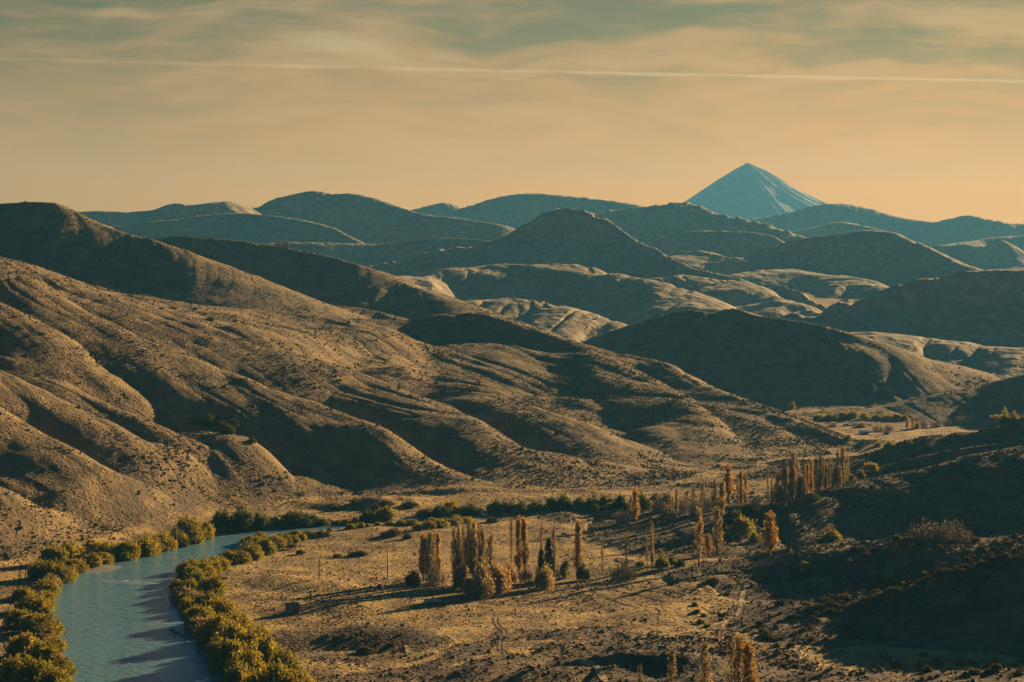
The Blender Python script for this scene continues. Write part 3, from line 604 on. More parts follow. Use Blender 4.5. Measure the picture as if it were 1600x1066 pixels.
def conifer_mesh(seed, h=14.0, w=6.0):
    rs = np.random.RandomState(seed); wood = [tube([(0, 0, 0), (0, 0, h * .5), (0, 0, h)], [0.25, 0.15, 0.03], 6)]; L = []
    for i in range(90):
        z = h * (0.05 + 0.93 * (i / 90.0)); r = w / 2 * (1 - z / h) ** 0.8 * rs.uniform(0.65, 1.15) + 0.15; a = i * 2.4 + rs.uniform(-.3, .3)
        e = np.array([r * math.cos(a), r * math.sin(a), z - 0.16 * r]); wood.append(tube([(0, 0, z), e], [0.05, 0.01], 3))
        t = rs.uniform(0.15, 1.05, 34)[:, None]; L.append(np.array([0, 0, z]) + (e - np.array([0, 0, z])) * t + rs.normal(0, 0.22, (34, 3)))
    return join(wood), cards(np.concatenate(L), 0.42, rs)
def thicket_mesh(seed, h=6.0, w=10.0, stems=130, n=900, size=0.3):
    rs = np.random.RandomState(seed); wood = []; L = []
    for i in range(stems):
        r = math.sqrt(rs.rand()) * w * 0.42; a = rs.uniform(0, 2 * math.pi); b = np.array([r * math.cos(a), r * math.sin(a), 0])
        hh = h * (1 - 0.5 * (r / (w * 0.45)) ** 2) * rs.uniform(0.55, 1.08); e = b * 1.18 + np.array([rs.normal(0, .35), rs.normal(0, .35), hh])
        m_ = (b + e) / 2 + rs.normal(0, .12, 3); wood.append(tube([b, m_, e], [0.07, 0.05, 0.015], 3))
        for _ in range(4):
            t = rs.uniform(0.35, 0.9); p = b + (e - b) * t; q = p + np.append(rs.normal(0, 0.5, 2), rs.uniform(0.5, 1.3)); wood.append(tube([p, q], [0.03, 0.01], 3))
        k = max(1, n // stems); t = rs.uniform(0.3, 1.05, k)[:, None]; L.append(b + (e - b) * t + rs.normal(0, 0.3, (k, 3)))
    P = np.concatenate(L); return join(wood), cards(P[P[:, 2] > 0.1], size, rs, 0.5)
def snag_mesh(seed, h=9.0):
    rs = np.random.RandomState(seed); wood = [tube([(0, 0, 0), (0.1, 0, h * .4), (-0.1, 0.1, h * .75), (0.05, 0, h)], [0.42, 0.34, 0.25, 0.05], 7)]
    for i in range(9):
        z = h * rs.uniform(.3, .95); a = rs.uniform(0, 6.28); wood.append(tube([(0, 0, z), (math.cos(a) * .7, math.sin(a) * .7, z + .6), (math.cos(a) * 0.9, math.sin(a) * .9, z + 1.3)], [0.09, 0.05, 0.02], 3))
    return join(wood)

PROTO = {}
def proto(kind):
    if kind in PROTO: return PROTO[kind]
    base, v = kind.rsplit(':', 1); v = int(v)
    if base == 'gold': m = (poplar_mesh(10 + v, 22, 3.6 + 0.4 * (v % 3), 1.45, 0.40), M_gold, (22, 4.2))
    elif base == 'thin': m = (poplar_mesh(30 + v, 22, 3.2, 0.55, 0.34, 0.12), M_rust, (22, 3.4))
    elif base == 'brown': m = (poplar_mesh(50 + v, 22, 3.8, 0.95, 0.37), M_rust, (22, 4.0))
    elif base == 'willow': m = (willow_mesh(70 + v, 8, 10.5, 30 + 3 * v, 6500, 0.46, 0.3), M_olive, (8, 10))
    elif base == 'green': m = (willow_mesh(90 + v, 8, 10, 13 + v, 4600, 0.5, 0.15), M_green, (8, 10))
    elif base == 'lime': m = (willow_mesh(110 + v, 8, 10, 11, 3600, 0.5, 0.1), M_lime, (8, 10))
    elif base == 'ochre': m = (willow_mesh(130 + v, 8, 10, 15, 4200, 0.42, 0.1), M_rust, (8, 10))
    elif base == 'conifer': m = (conifer_mesh(150 + v), M_conif, (14, 6))
    elif base == 'grey': m = (thicket_mesh(170 + v), M_grey, (6, 10))
    elif base == 'mound': m = (willow_mesh(190 + v, 4, 10, 12, 2600, 0.5, 0.0), M_scrub, (4, 10))
    elif base == 'scrub': m = (willow_mesh(210 + v, 1.6, 2.6, 8, 420, 0.26, 0.1), M_scrub, (1.6, 2.6))
    (wood, leaves), mat, size = m
    tr = mesh_np('trunk', *wood, M_bark); cr = mesh_np('crown', *leaves, mat)
    PROTO[kind] = (tr.data, cr.data, size); bpy.data.objects.remove(tr); bpy.data.objects.remove(cr)
    return PROTO[kind]
RND = random.Random(5)
COUNT = [0]
def plant(name, kind, px, py, top, wpx, label, cat, group, rot=None, nv=5):
    """stands on the ground where (px, py) looks at it; height and width read off the photograph at its distance"""
    COUNT[0] += 1; v = COUNT[0] % nv
    a, b, size = proto('%s:%d' % (kind, v))
    x, y, z = cast(H, px, py, 0.0, 460); z = ground(x, y)
    if z < WZ + 0.1: z = WZ + 0.05
    if kind in ('gold', 'brown', 'thin'): wpx *= 1.2 if wpx > 11 else 0.85
    if kind == 'willow': wpx *= 1.18; top -= 0.12 * (py - top)
    sh = (py - top) * y / F / size[0]; sw = wpx * y / F / size[1]
    o = empty(name, (x, y, z - 0.08 * sh), RND.uniform(0, 6.28) if rot is None else rot); o.scale = (sw, sw * RND.uniform(0.9, 1.15), sh)
    for nm, me in (('trunk', a), ('crown', b)):
        c = bpy.data.objects.new(nm, me); C.objects.link(c); c.parent = o
    tag(o, label, cat, group)
    return o
ORD = 'first second third fourth fifth sixth seventh eighth ninth tenth eleventh twelfth thirteenth fourteenth fifteenth sixteenth seventeenth eighteenth nineteenth twentieth twenty-first twenty-second twenty-third twenty-fourth twenty-fifth twenty-sixth twenty-seventh twenty-eighth twenty-ninth thirtieth thirty-first thirty-second thirty-third thirty-fourth thirty-fifth thirty-sixth thirty-seventh thirty-eighth thirty-ninth fortieth'.split()
def row(name, cat, group, look, where, items, kinds_look=None):
    """items: (kind, px, py, top, width); the label tells each by its look and its place in the row, counted from the left"""
    items = sorted(items, key=lambda q: q[1])
    for i, (kind, px, py, top, w) in enumerate(items):
        lk = (kinds_look or {}).get(kind, look)
        plant(name, kind, px, py, top, w, '%s, %s from the left %s' % (lk, ORD[i], where), cat, group)

PL = {'gold': 'golden poplar', 'thin': 'slender bare poplar', 'brown': 'brown thinning poplar'}
row('poplar_tree', 'tree', 'poplars standing in the meadow', '', 'in the left meadow clump',
    [('gold', 661, 908, 829, 14), ('brown', 671, 911, 826, 14), ('gold', 683, 906, 828, 15), ('brown', 666, 908, 834, 12), ('brown', 677, 910, 832, 13)], PL)
row('poplar_tree', 'tree', 'poplars standing in the meadow', '', 'in the biggest meadow clump',
    [('brown', 709, 912, 824, 12), ('brown', 717, 916, 816, 13), ('thin', 725, 914, 812, 12), ('brown', 733, 918, 811, 14), ('gold', 741, 915, 813, 12), ('thin', 749, 918, 816, 13), ('thin', 757, 914, 826, 15), ('thin', 766, 912, 833, 16), ('brown', 737, 920, 822, 15), ('brown', 753, 918, 824, 15), ('brown', 713, 918, 838, 12), ('thin', 729, 916, 830, 14)], PL)
row('poplar_tree', 'tree', 'poplars standing in the meadow', '', 'spaced along the right of the meadow',
    [('thin', 799, 892, 808, 10), ('gold', 811, 900, 808, 13), ('gold', 820, 902, 806, 13), ('thin', 846, 892, 814, 10), ('thin', 866, 893, 818, 12), ('gold', 903, 898, 812, 17), ('thin', 941, 900, 850, 8),
     ('thin', 979, 903, 826, 9), ('thin', 1011, 893, 832, 7), ('brown', 1019, 894, 812, 10)], PL)
row('autumn_tree', 'tree', 'broad trees under the meadow poplars', 'broad grey-gold tree', 'below the meadow poplars',
    [('ochre', 722, 922, 872, 36), ('ochre', 748, 934, 868, 52), ('ochre', 775, 926, 862, 46), ('ochre', 795, 912, 876, 34), ('grey', 680, 914, 882, 34), ('ochre', 850, 920, 874, 40), ('grey', 975, 906, 876, 40), ('grey', 820, 912, 884, 22)], {'grey': 'bare grey twiggy tree'})
row('leafy_tree', 'tree', 'green and yellow trees beside the meadow poplars', 'dark green round tree', 'among leafy trees beside the poplars',
    [('green', 645, 914, 886, 26), ('lime', 880, 903, 870, 24), ('green', 911, 907, 879, 24), ('lime', 1035, 890, 859, 24), ('lime', 1050, 882, 866, 18), ('green', 1062, 885, 873, 20), ('lime', 1000, 885, 873, 18)], {'lime': 'bright yellow-green round tree'})
for px, py, top, w, l in ((845, 914, 860, 22, 'shorter dark conifer hard against the taller one'), (857, 910, 843, 28, 'tallest dark pointed conifer among the meadow poplars')):
    plant('conifer_tree', 'conifer', px, py, top, w, l, 'tree', 'dark conifers among the meadow poplars', nv=2)
row('poplar_tree', 'tree', 'poplars along the foot of the right hillside', '', 'in the groups under the dark hillside',
    [('brown', 1092, 886, 793, 16), ('thin', 1097, 800, 748, 12), ('gold', 1106, 868, 834, 14), ('brown', 1121, 868, 792, 17), ('brown', 1117, 803, 745, 12), ('gold', 1128, 806, 750, 15), ('gold', 1138, 782, 723, 17),
     ('thin', 1153, 792, 740, 9), ('gold', 1158, 794, 733, 11), ('gold', 1165, 792, 738, 9), ('thin', 1200, 792, 725, 6), ('brown', 1206, 790, 740, 6), ('brown', 1215, 796, 733, 15), ('gold', 1226, 794, 728, 15), ('gold', 1203, 868, 797, 24)], PL)
row('poplar_tree', 'tree', 'poplars at the valley bend', '', 'in the close rank at the bend',
    [('brown', 1239, 786, 704, 12), ('brown', 1244, 782, 708, 12), ('gold', 1251, 784, 740, 15), ('thin', 1256, 775, 716, 10), ('gold', 1262, 774, 722, 9), ('gold', 1268, 774, 718, 10), ('brown', 1275, 773, 714, 9), ('thin', 1282, 770, 704, 12), ('gold', 1290, 769, 724, 8),
     ('brown', 1296, 768, 716, 9), ('gold', 1303, 766, 730, 8), ('thin', 1309, 764, 700, 10), ('brown', 1317, 760, 697, 12), ('thin', 1324, 757, 704, 10), ('brown', 1234, 788, 738, 11), ('brown', 1259, 770, 728, 12), ('gold', 1280, 772, 738, 9), ('brown', 1287, 768, 712, 9), ('gold', 1313, 764, 728, 9), ('brown', 1300, 764, 722, 10), ('gold', 1248, 786, 752, 10)], PL)
row('poplar_tree', 'tree', 'poplars rising at the lower edge', '', 'in the row rising at the lower edge',
    [('thin', 1000, 1094, 1034, 12), ('thin', 1050, 1098, 1010, 15), ('brown', 1102, 1098, 1000, 22), ('thin', 1143, 1100, 986, 22), ('brown', 1155, 1102, 990, 22), ('gold', 1170, 1102, 1004, 24), ('thin', 843, 1090, 1046, 10)], PL)
row('poplar_tree', 'tree', 'poplars at the far side of the meadow', '', 'in the loose group beyond the striped meadow',
    [('gold', 993, 816, 763, 13), ('brown', 985, 816, 772, 10), ('brown', 1057, 806, 762, 10), ('thin', 1046, 800, 768, 10), ('thin', 1083, 803, 758, 11), ('thin', 1072, 800, 764, 12)], PL)
row('twiggy_tree', 'tree', 'bare grey trees at the far side of the meadow', 'bare grey twiggy tree', 'beyond the striped meadow',
    [('grey', 972, 818, 794, 26), ('grey', 1030, 802, 772, 24), ('grey', 1066, 803, 770, 26), ('grey', 1088, 805, 776, 28), ('grey', 1108, 800, 766, 22), ('grey', 1180, 800, 770, 20)])
row('olive_bush', 'bush', 'bushes at the foot of the dark slope', 'rounded olive-green bush', 'at the foot of the dark slope',
    [('lime', 1160, 836, 802, 44), ('green', 1142, 822, 790, 26), ('green', 1186, 814, 791, 26), ('lime', 1180, 846, 828, 24), ('green', 1215, 803, 790, 24), ('lime', 1330, 752, 736, 20), ('lime', 1345, 748, 732, 18), ('ochre', 1360, 738, 718, 24), ('green', 1170, 802, 784, 28), ('green', 1270, 782, 768, 30)], {'lime': 'rounded yellow-green bush'})
plant('yellow_bush', 'lime', 1300, 843, 826, 36, 'lone bright yellow bush glowing on the dark slope', 'bush', None)
plant('low_shrub', 'lime', 1258, 886, 876, 20, 'small yellow-green shrub on the crest of the near ridge', 'bush', None)
plant('bare_thicket', 'grey', 1450, 848, 812, 66, 'left half of the wide pale bare thicket behind the ridge', 'thicket', 'pale bare thicket behind the ridge')
plant('bare_thicket', 'grey', 1488, 848, 810, 60, 'right half of the wide pale bare thicket behind the ridge', 'thicket', 'pale bare thicket behind the ridge')
plant('bare_thicket', 'grey', 1536, 798, 782, 38, 'small faint grey thicket high on the dark slope', 'thicket', None)
# trees along the near side of the mountain foot
row('riverside_tree', 'tree', 'dark trees along the mountain foot', 'dark olive tree', 'in the hedge line along the mountain foot',
    [('green', 455, 816, 796, 34), ('green', 482, 814, 799, 30), ('green', 577, 816, 792, 36), ('willow', 601, 813, 790, 28), ('green', 690, 808, 782, 34), ('willow', 704, 806, 781, 26), ('green', 732, 804, 783, 34), ('green', 750, 806, 794, 18), ('green', 773, 800, 779, 28),
     ('green', 796, 801, 778, 34), ('green', 814, 802, 781, 24), ('green', 838, 797, 780, 22), ('green', 862, 797, 773, 28), ('green', 882, 796, 770, 32), ('green', 903, 795, 772, 30), ('green', 926, 797, 771, 30), ('green', 947, 795, 768, 30), ('green', 968, 797, 767, 26), ('green', 1004, 797, 766, 28), ('green', 1022, 792, 765, 26), ('green', 1042, 788, 768, 22)],
    {'willow': 'yellow-topped willow'})
row('reed_bush', 'bush', 'low pale bushes by the upper river', 'low ochre-green bush', 'by the upper bend of the river',
    [('lime', 655, 828, 814, 22), ('ochre', 672, 826, 808, 26), ('lime', 692, 824, 806, 28), ('ochre', 712, 820, 804, 28), ('lime', 730, 817, 805, 20), ('lime', 540, 824, 813, 22), ('ochre', 512, 838, 828, 16), ('green', 500, 838, 826, 14), ('lime', 553, 822, 812, 20)], {'green': 'small dark green bush', 'ochre': 'low straw-coloured bush'})
row('dark_bush', 'bush', 'dark mounded bushes on the flats', 'dark mounded bush', 'scattered over the flats',
    [('mound', 610, 838, 822, 36), ('green', 636, 842, 829, 16), ('mound', 770, 816, 806, 22), ('mound', 561, 868, 858, 34), ('mound', 527, 871, 864, 17), ('mound', 455, 858, 850, 18), ('mound', 470, 866, 858, 18), ('mound', 587, 797, 785, 24), ('mound', 560, 785, 778, 24), ('mound', 605, 790, 780, 26), ('mound', 640, 792, 782, 26),
     ('mound', 527, 796, 788, 24), ('mound', 936, 798, 791, 24), ('mound', 921, 814, 810, 8), ('mound', 573, 1020, 1006, 34), ('mound', 612, 1010, 1002, 16)])
row('hillside_tree', 'tree', 'green trees in a gully of the mountainside', 'dark green tree', 'in the mountainside gully',
    [('green', 305, 662, 652, 14), ('green', 318, 666, 649, 18), ('green', 328, 668, 646, 20), ('green', 345, 673, 656, 18), ('green', 356, 678, 658, 24), ('green', 366, 670, 652, 18), ('green', 394, 692, 682, 16), ('green', 335, 660, 648, 14)])
row('small_tree', 'tree', 'little trees on the pale terrace', 'tiny dark tree', 'on the pale terrace of the mountainside',
    [('green', 328, 502, 494, 16), ('green', 270, 483, 479, 14), ('green', 305, 484, 479, 10), ('green', 320, 492, 488, 8), ('green', 368, 503, 498, 6), ('green', 545, 505, 500, 7), ('green', 252, 483, 479, 10)])
# willows along the river
row('willow_tree', 'tree', 'willows on the mountain side of the river', 'olive-gold willow', 'on the mountain side of the river',
    [('willow', 292, 846, 803, 42), ('willow', 318, 840, 814, 30), ('willow', 275, 852, 826, 34), ('willow', 256, 858, 830, 38), ('willow', 226, 866, 834, 44), ('willow', 200, 873, 842, 36), ('willow', 166, 875, 847, 44), ('willow', 145, 870, 844, 32), ('willow', 110, 880, 845, 48), ('willow', 84, 884, 850, 40),
     ('willow', 303, 848, 824, 26), ('green', 345, 830, 786, 42), ('green', 378, 829, 785, 42), ('green', 406, 827, 793, 30), ('green', 432, 824, 804, 32), ('green', 468, 822, 797, 42), ('green', 497, 821, 806, 26), ('willow', 240, 864, 840, 30), ('green', 182, 872, 852, 30)], {'green': 'tall dark green willow'})
row('willow_tree', 'tree', 'willows on the near left bank', 'yellow-olive willow', 'on the left bank at the lower edge',
    [('willow', 92, 908, 880, 34), ('willow', 66, 904, 872, 40), ('willow', 100, 915, 893, 24), ('willow', 70, 935, 908, 40), ('willow', 38, 938, 915, 36), ('willow', 50, 962, 930, 48), ('willow', 28, 980, 948, 40), ('willow', 56, 992, 958, 46), ('willow', 40, 1026, 986, 50), ('willow', 68, 1040, 1002, 46),
     ('willow', 52, 1074, 1026, 60), ('willow', 84, 1084, 1040, 46), ('willow', 22, 1060, 1024, 40), ('willow', 96, 1098, 1060, 40)])
row('willow_tree', 'tree', 'willows on the meadow bank of the river', 'golden-olive willow', 'on the upper meadow bank, river side',
    [('willow', 378, 880, 860, 26), ('willow', 395, 874, 850, 30), ('willow', 414, 866, 841, 32), ('willow', 432, 859, 838, 28), ('willow', 446, 852, 836, 22), ('willow', 459, 849, 836, 18), ('willow', 472, 844, 833, 16), ('willow', 489, 839, 829, 16), ('willow', 341, 890, 866, 34), ('willow', 318, 904, 876, 36), ('willow', 360, 882, 860, 30), ('willow', 330, 898, 872, 32), ('willow', 302, 914, 886, 30), ('willow', 387, 866, 846, 26), ('willow', 405, 856, 838, 26)])
row('willow_tree', 'tree', 'willows massed on the lower meadow bank', 'broad olive willow', 'in the dense mass on the lower meadow bank',
    [('willow', 309, 922, 893, 36), ('willow', 331, 928, 899, 40), ('willow', 300, 938, 908, 34), ('willow', 326, 954, 922, 46), ('willow', 312, 978, 942, 46), ('willow', 347, 970, 934, 46), ('willow', 338, 1006, 958, 56), ('willow', 368, 992, 952, 50), ('willow', 374, 1030, 972, 60), ('willow', 400, 1014, 974, 50),
     ('willow', 356, 1046, 992, 52), ('willow', 412, 1052, 990, 62), ('willow', 390, 1074, 1010, 58), ('willow', 442, 1062, 1012, 54), ('willow', 432, 1094, 1032, 62), ('willow', 462, 1092, 1042, 48), ('willow', 404, 1104, 1046, 60), ('willow', 480, 1100, 1056, 40), ('willow', 376, 1090, 1030, 50)])
def filler(path, n, seed, hmin, hmax, spread, look, where, group):
    r_ = random.Random(seed); P = densify(path, 10); it = []
    for i in range(n):
        q = P[int((i + r_.uniform(0.1, 0.9)) / n * (len(P) - 1))]; k = q[2]; h_ = r_.uniform(hmin, hmax) * k
        px = q[0] + r_.uniform(-spread, spread) * k; py = q[1] + r_.uniform(-0.25, 0.25) * spread * k
        it.append((r_.choice(['willow', 'willow', 'willow', 'green', 'ochre']), px, py, py - h_, h_ * r_.uniform(1.2, 2.1)))
    row('willow_scrub', 'bush', group, look, where, it, {'green': 'low dark green scrub willow', 'ochre': 'low dry brown scrub willow'})
filler([(290, 916, 1), (292, 940, 1.1), (300, 965, 1.2), (318, 995, 1.3), (345, 1025, 1.4), (368, 1070, 1.5)], 30, 1, 10, 24, 9, 'low olive scrub willow', 'at the waterline of the meadow bank', 'scrub willows at the meadow waterline')
filler([(300, 905, 1), (330, 890, 1), (362, 875, .9), (385, 858, .8), (410, 846, .7), (440, 841, .6), (480, 836, .5), (520, 830, .4)], 30, 2, 10, 22, 8, 'small golden scrub willow', 'along the upper meadow bank', 'scrub willows on the upper meadow bank')
filler([(92, 1075, 1.4), (76, 1030, 1.3), (60, 990, 1.2), (70, 945, 1), (88, 915, 1), (118, 890, .9), (165, 878, .9), (220, 868, .9), (275, 855, .8), (320, 842, .7)], 40, 3, 12, 26, 9, 'low olive scrub willow', 'along the mountain-side bank', 'scrub willows on the mountain-side bank')
filler([(345, 830, .8), (400, 827, .7), (450, 823, .7), (500, 820, .6), (560, 815, .6)], 18, 4, 10, 20, 7, 'low olive scrub willow', 'on the far bank of the bend', 'scrub willows on the far bank of the bend')
filler([(540, 826, .5), (600, 821, .5), (660, 820, .6), (720, 812, .5)], 18, 5, 10, 18, 10, 'small straw-yellow scrub willow', 'hiding the upper river', 'scrub willows hiding the upper river')
filler([(660, 808, .6), (760, 802, .7), (860, 798, .7), (960, 797, .7), (1050, 792, .7)], 34, 6, 8, 24, 9, 'low olive scrub willow', 'in the hedge line below the mountain', 'scrub willows in the hedge line')
# far fields
row('field_tree', 'tree', 'trees across the far fields', 'round hazy green tree', 'in the line across the far fields',
    [('lime', 1237, 638, 626, 14), ('lime', 1280, 656, 644, 22), ('lime', 1298, 656, 643, 20), ('lime', 1318, 654, 640, 20), ('lime', 1333, 652, 639, 18), ('lime', 1350, 655, 643, 20), ('lime', 1368, 655, 645, 20), ('lime', 1386, 655, 645, 20), ('lime', 1402, 656, 645, 18), ('lime', 1415, 656, 645, 12),
     ('ochre', 1300, 668, 662, 18), ('ochre', 1345, 668, 659, 24), ('lime', 1325, 688, 678, 20), ('lime', 1390, 702, 686, 26), ('lime', 1372, 698, 690, 18), ('lime', 1422, 697, 684, 12)], {'ochre': 'round brownish tree'})
row('pale_tree', 'tree', 'pale autumn trees below the far right spur', 'pale grey bare tree', 'along the foot of the far right spur',
    [('gold', 1417, 672, 650, 7), ('gold', 1426, 672, 652, 8), ('ochre', 1432, 670, 656, 14), ('grey', 1444, 668, 653, 16), ('grey', 1462, 668, 656, 18), ('grey', 1482, 666, 654, 18), ('grey', 1502, 664, 648, 22), ('grey', 1518, 664, 650, 20), ('grey', 1372, 674, 662, 18), ('grey', 1388, 674, 662, 16)], {'gold': 'slim golden tree', 'ochre': 'small golden tree'})
row('golden_tree', 'tree', 'golden trees at the right edge', 'broad golden tree', 'in the sunlit clump at the right edge',
    [('ochre', 1556, 668, 642, 22), ('lime', 1572, 668, 635, 24), ('ochre', 1588, 666, 637, 22), ('lime', 1604, 666, 640, 24)])
row('pale_tree', 'tree', 'bare pale trees far up the valley', 'bare pale tree', 'far up the valley on the pale flats', [('grey', 434, 388, 374, 12), ('grey', 446, 388, 372, 12)])
o = mesh_np('dead_tree', *snag_mesh(3, 12), M_pale); q = cast(H, 606, 905); o.location = (q[0], q[1], q[2] - 0.2); o.scale = (1, 1, 1.15); tag(o, 'dead bleached trunk standing alone left of the poplars', 'tree')
plant('bare_sapling', 'thin', 499, 906, 868, 9, 'lone bare brown sapling on the open meadow near the river', 'tree', None)

# scattered larger scrub on the near right slopes, each its own plant
_r = random.Random(11); spots = []
tries = 0
while len(spots) < 120 and tries < 6000:
    tries += 1; px = _r.uniform(1080, 1600); py = _r.uniform(845, 1060)
    lim = np.interp(px, [1080, 1200, 1350, 1600], [890, 905, 850, 838])
    if py < lim: continue
    q = cast(H, px, py)
    if vnoise(np.array([q[0] / 26]), np.array([q[1] / 26]), 4)[0] < _r.uniform(-0.5, 0.5): continue
    spots.append((px, py))
for i in range(90):
    q = _r.random() ** 0.8; px = 1210 + 390 * q; py = float(np.interp(px, [1210, 1287, 1366, 1444, 1506, 1600], [968, 949, 926, 907, 887, 866])) + _r.gauss(0, 7); spots.append((px, py))
for i in range(46):
    px = _r.uniform(1230, 1600); py = float(np.interp(px, [1250, 1300, 1350, 1397, 1600], [888, 870, 853, 846, 842])) + abs(_r.gauss(0, 12)); spots.append((px, py))
for px, py in spots:
    s_ = _r.uniform(5, 12); plant('scrub_bush', 'scrub', px, py, py - s_, s_ * 1.9, 'one of many alike low brown scrub bushes on the near right slope', 'bush', 'low brown scrub bushes on the near right slope', nv=4)

# ---------------------------------------------------------------- ground cover: tufts and dwarf shrubs nobody could count
def tufts():
    rs = np.random.RandomState(21)
    def scatter(n, d0, d1, u0, u1):
        d = np.sqrt(rs.uniform(d0 * d0, d1 * d1, n)); u = rs.uniform(u0, u1, n); return u * d, d
    x1, y1 = scatter(625000, 436, 2050, -0.30, 0.33)
    r = np.clip(np.searchsorted(ds, y1), 1, NR - 1); c = np.clip(np.searchsorted(us, x1 / y1), 1, NC - 1)
    hid = ID[r, c]; z = lookup(H, x1, y1); riv = RIV[r, c]
    n1_ = fbm(x1 / 60, y1 / 60, 3, 3) * 0.55 + fbm(x1 / 14, y1 / 14, 2, 7) * 0.55
    px = 800 + F * x1 / y1; py = HY + (CZ - z) * F / y1
    dens = np.select([hid == 0, hid == 1, hid == 4], [0.32 + 0.3 * n1_, 0.26 + 0.5 * n1_, 0.5 + 0.4 * n1_], 0.12 + 0.3 * n1_)
    dens += (hid == 1) * 0.30 * sstep(760, 860, px) * sstep(560, 600, py) * (n1_ > -0.1)
    dens += (hid == 1) * 0.12 * (px < 700) * sstep(640, 720, py) * (n1_ > 0.0)
    dens *= (riv > 3) * (riv < 998 + 5)
    dens += (hid == 0) * 0.22 * (y1 < 700) * (n1_ > -0.15) - (hid == 0) * 0.30 * (y1 > 1150)
    keep = rs.rand(len(x1)) < np.clip(dens, 0.015, 1)
    x1, y1, z, hid, n1_ = x1[keep], y1[keep], z[keep], hid[keep], n1_[keep]; n = len(x1)
    size = rs.lognormal(-0.95, 0.42, n) * np.where(hid == 0, 0.62, 1.0) * (0.8 + 0.35 * np.clip(n1_, 0, 1)); size = np.clip(size * 1.0, 0.15, 1.6)
    print('tufts', n)
    k = 5; a = np.arange(k) * 2 * math.pi / k
    an = a[None, :] + rs.uniform(0, 6.28, (n, 1)); r0 = size[:, None] * rs.uniform(0.75, 1.25, (n, k)); r1_ = r0 * rs.uniform(0.6, 1.0, (n, k))
    lo = np.stack([x1[:, None] + np.cos(an) * r0, y1[:, None] + np.sin(an) * r0, np.repeat(z[:, None] - 0.25 * size[:, None], k, 1)], -1)
    md = np.stack([x1[:, None] + np.cos(an + .5) * r1_, y1[:, None] + np.sin(an + .5) * r1_, z[:, None] + size[:, None] * rs.uniform(0.45, 0.95, (n, k))], -1)
    tp = np.stack([x1 + rs.normal(0, .15, n) * size, y1 + rs.normal(0, .15, n) * size, z + size * rs.uniform(0.95, 1.35, n)], -1)[:, None]
    V = np.concatenate([lo, md, tp], 1).reshape(-1, 3); b = (np.arange(n) * (2 * k + 1))[:, None, None]
    i = np.arange(k); j = (i + 1) % k
    T = np.concatenate([np.stack([i, j, k + i], -1), np.stack([j, k + j, k + i], -1), np.stack([k + i, k + j, np.full(k, 2 * k)], -1)])[None]
    m, N = new_mat('tuft_leaves')
    P = N('ShaderNodeNewGeometry').outputs['Position']
    nn = N('ShaderNodeTexNoise', {'Vector': P, 'Scale': 0.35, 'Detail': 3.0}).outputs[0]
    c_ = mixc(N, ramp(N, nn, [(0.38, 0.0), (0.62, 1.0)]), (0.07, 0.06, 0.034), (0.15, 0.11, 0.055))
    d_ = N('ShaderNodeBsdfDiffuse', {'Color': c_}); N('ShaderNodeOutputMaterial', {'Surface': d_.outputs[0]})
    o = mesh_np('steppe_shrubs', V, (T + b).reshape(-1, 3), m); tag(o, 'dwarf shrubs and grass tufts dotted over the valley and slopes', 'ground cover', kind='stuff')
tufts()

# ---------------------------------------------------------------- rocks, track, buildings
def rock_mesh(seed):
    rs = np.random.RandomState(seed); me = bpy.data.meshes.new('boulder'); import bmesh
    bm = bmesh.new(); bmesh.ops.create_icosphere(bm, subdivisions=2, radius=1.0)
    for v in bm.verts:
        n = 1 + 0.28 * math.sin(v.co.x * 3 + seed) * math.cos(v.co.y * 2.6 + seed * 2) + rs.uniform(-.12, .12); v.co = v.co * n; v.co.z *= 0.6
    bm.to_mesh(me); bm.free(); me.materials.append(M_rock); return me
RK = [rock_mesh(i) for i in range(4)]
rk = [(268, 985, 1.6), (276, 990, 1.9), (285, 994, 1.6), (270, 920, 1.5), (278, 930, 2.0), (284, 940, 1.6), (281, 952, 1.4), (279, 912, 1.2), (103, 900, 1.6), (112, 904, 1.3), (96, 912, 1.5), (84, 935, 1.3), (76, 950, 1.3), (72, 975, 1.2), (290, 849, 0.7), (301, 851, 0.8), (312, 846, 0.6), (262, 864, 0.9), (185, 878, 0.9), (160, 880, .8), (122, 888, 1.2), (292, 1001, 1.5), (530, 829, 1.0), (538, 829, .8)]
for i, (px, py, s_) in enumerate(sorted(rk)):
    q = flo(px, py, WZ); o = bpy.data.objects.new('boulder', RK[i % 4]); C.objects.link(o); o.location = (q[0], q[1], max(ground(q[0], q[1]), WZ)); o.scale = (s_ * .6, s_ * .5, s_ * .5); o.rotation_euler = (0, 0, i * 1.3)
    tag(o, 'dark wet boulder at the water edge, %s from the left along the banks' % ORD[i], 'rock', 'boulders along the river edge')

bq = flo(162, 889, WZ); rs_ = np.random.RandomState(4); V = []; Fc = []
for i in range(9):
    for k in range(28):
        a_ = 2 * math.pi * k / 28; rr = i / 8 * (1 + 0.16 * math.sin(3 * a_ + 1) + 0.1 * math.sin(5 * a_)); V.append((bq[0] + 6.6 * rr * math.cos(a_) + 1.5 * rr * math.sin(a_), bq[1] + 13 * rr * math.sin(a_), WZ + 0.42 * (1 - (i / 8) ** 1.5) - 0.12 + rs_.uniform(-.04, .04)))
for i in range(8):
    for k in range(28): Fc.append((i * 28 + k, i * 28 + (k + 1) % 28, (i + 1) * 28 + (k + 1) % 28, (i + 1) * 28 + k)[::-1])
M_gravel = simple_mat('wet_gravel', (0.12, 0.10, 0.085), 0.85, 0.5, 2.5)
tag(mesh_np('gravel_bar', V, Fc, M_gravel, True), 'dark flat gravel bar lying in the river by the left bank', 'gravel', kind='structure')
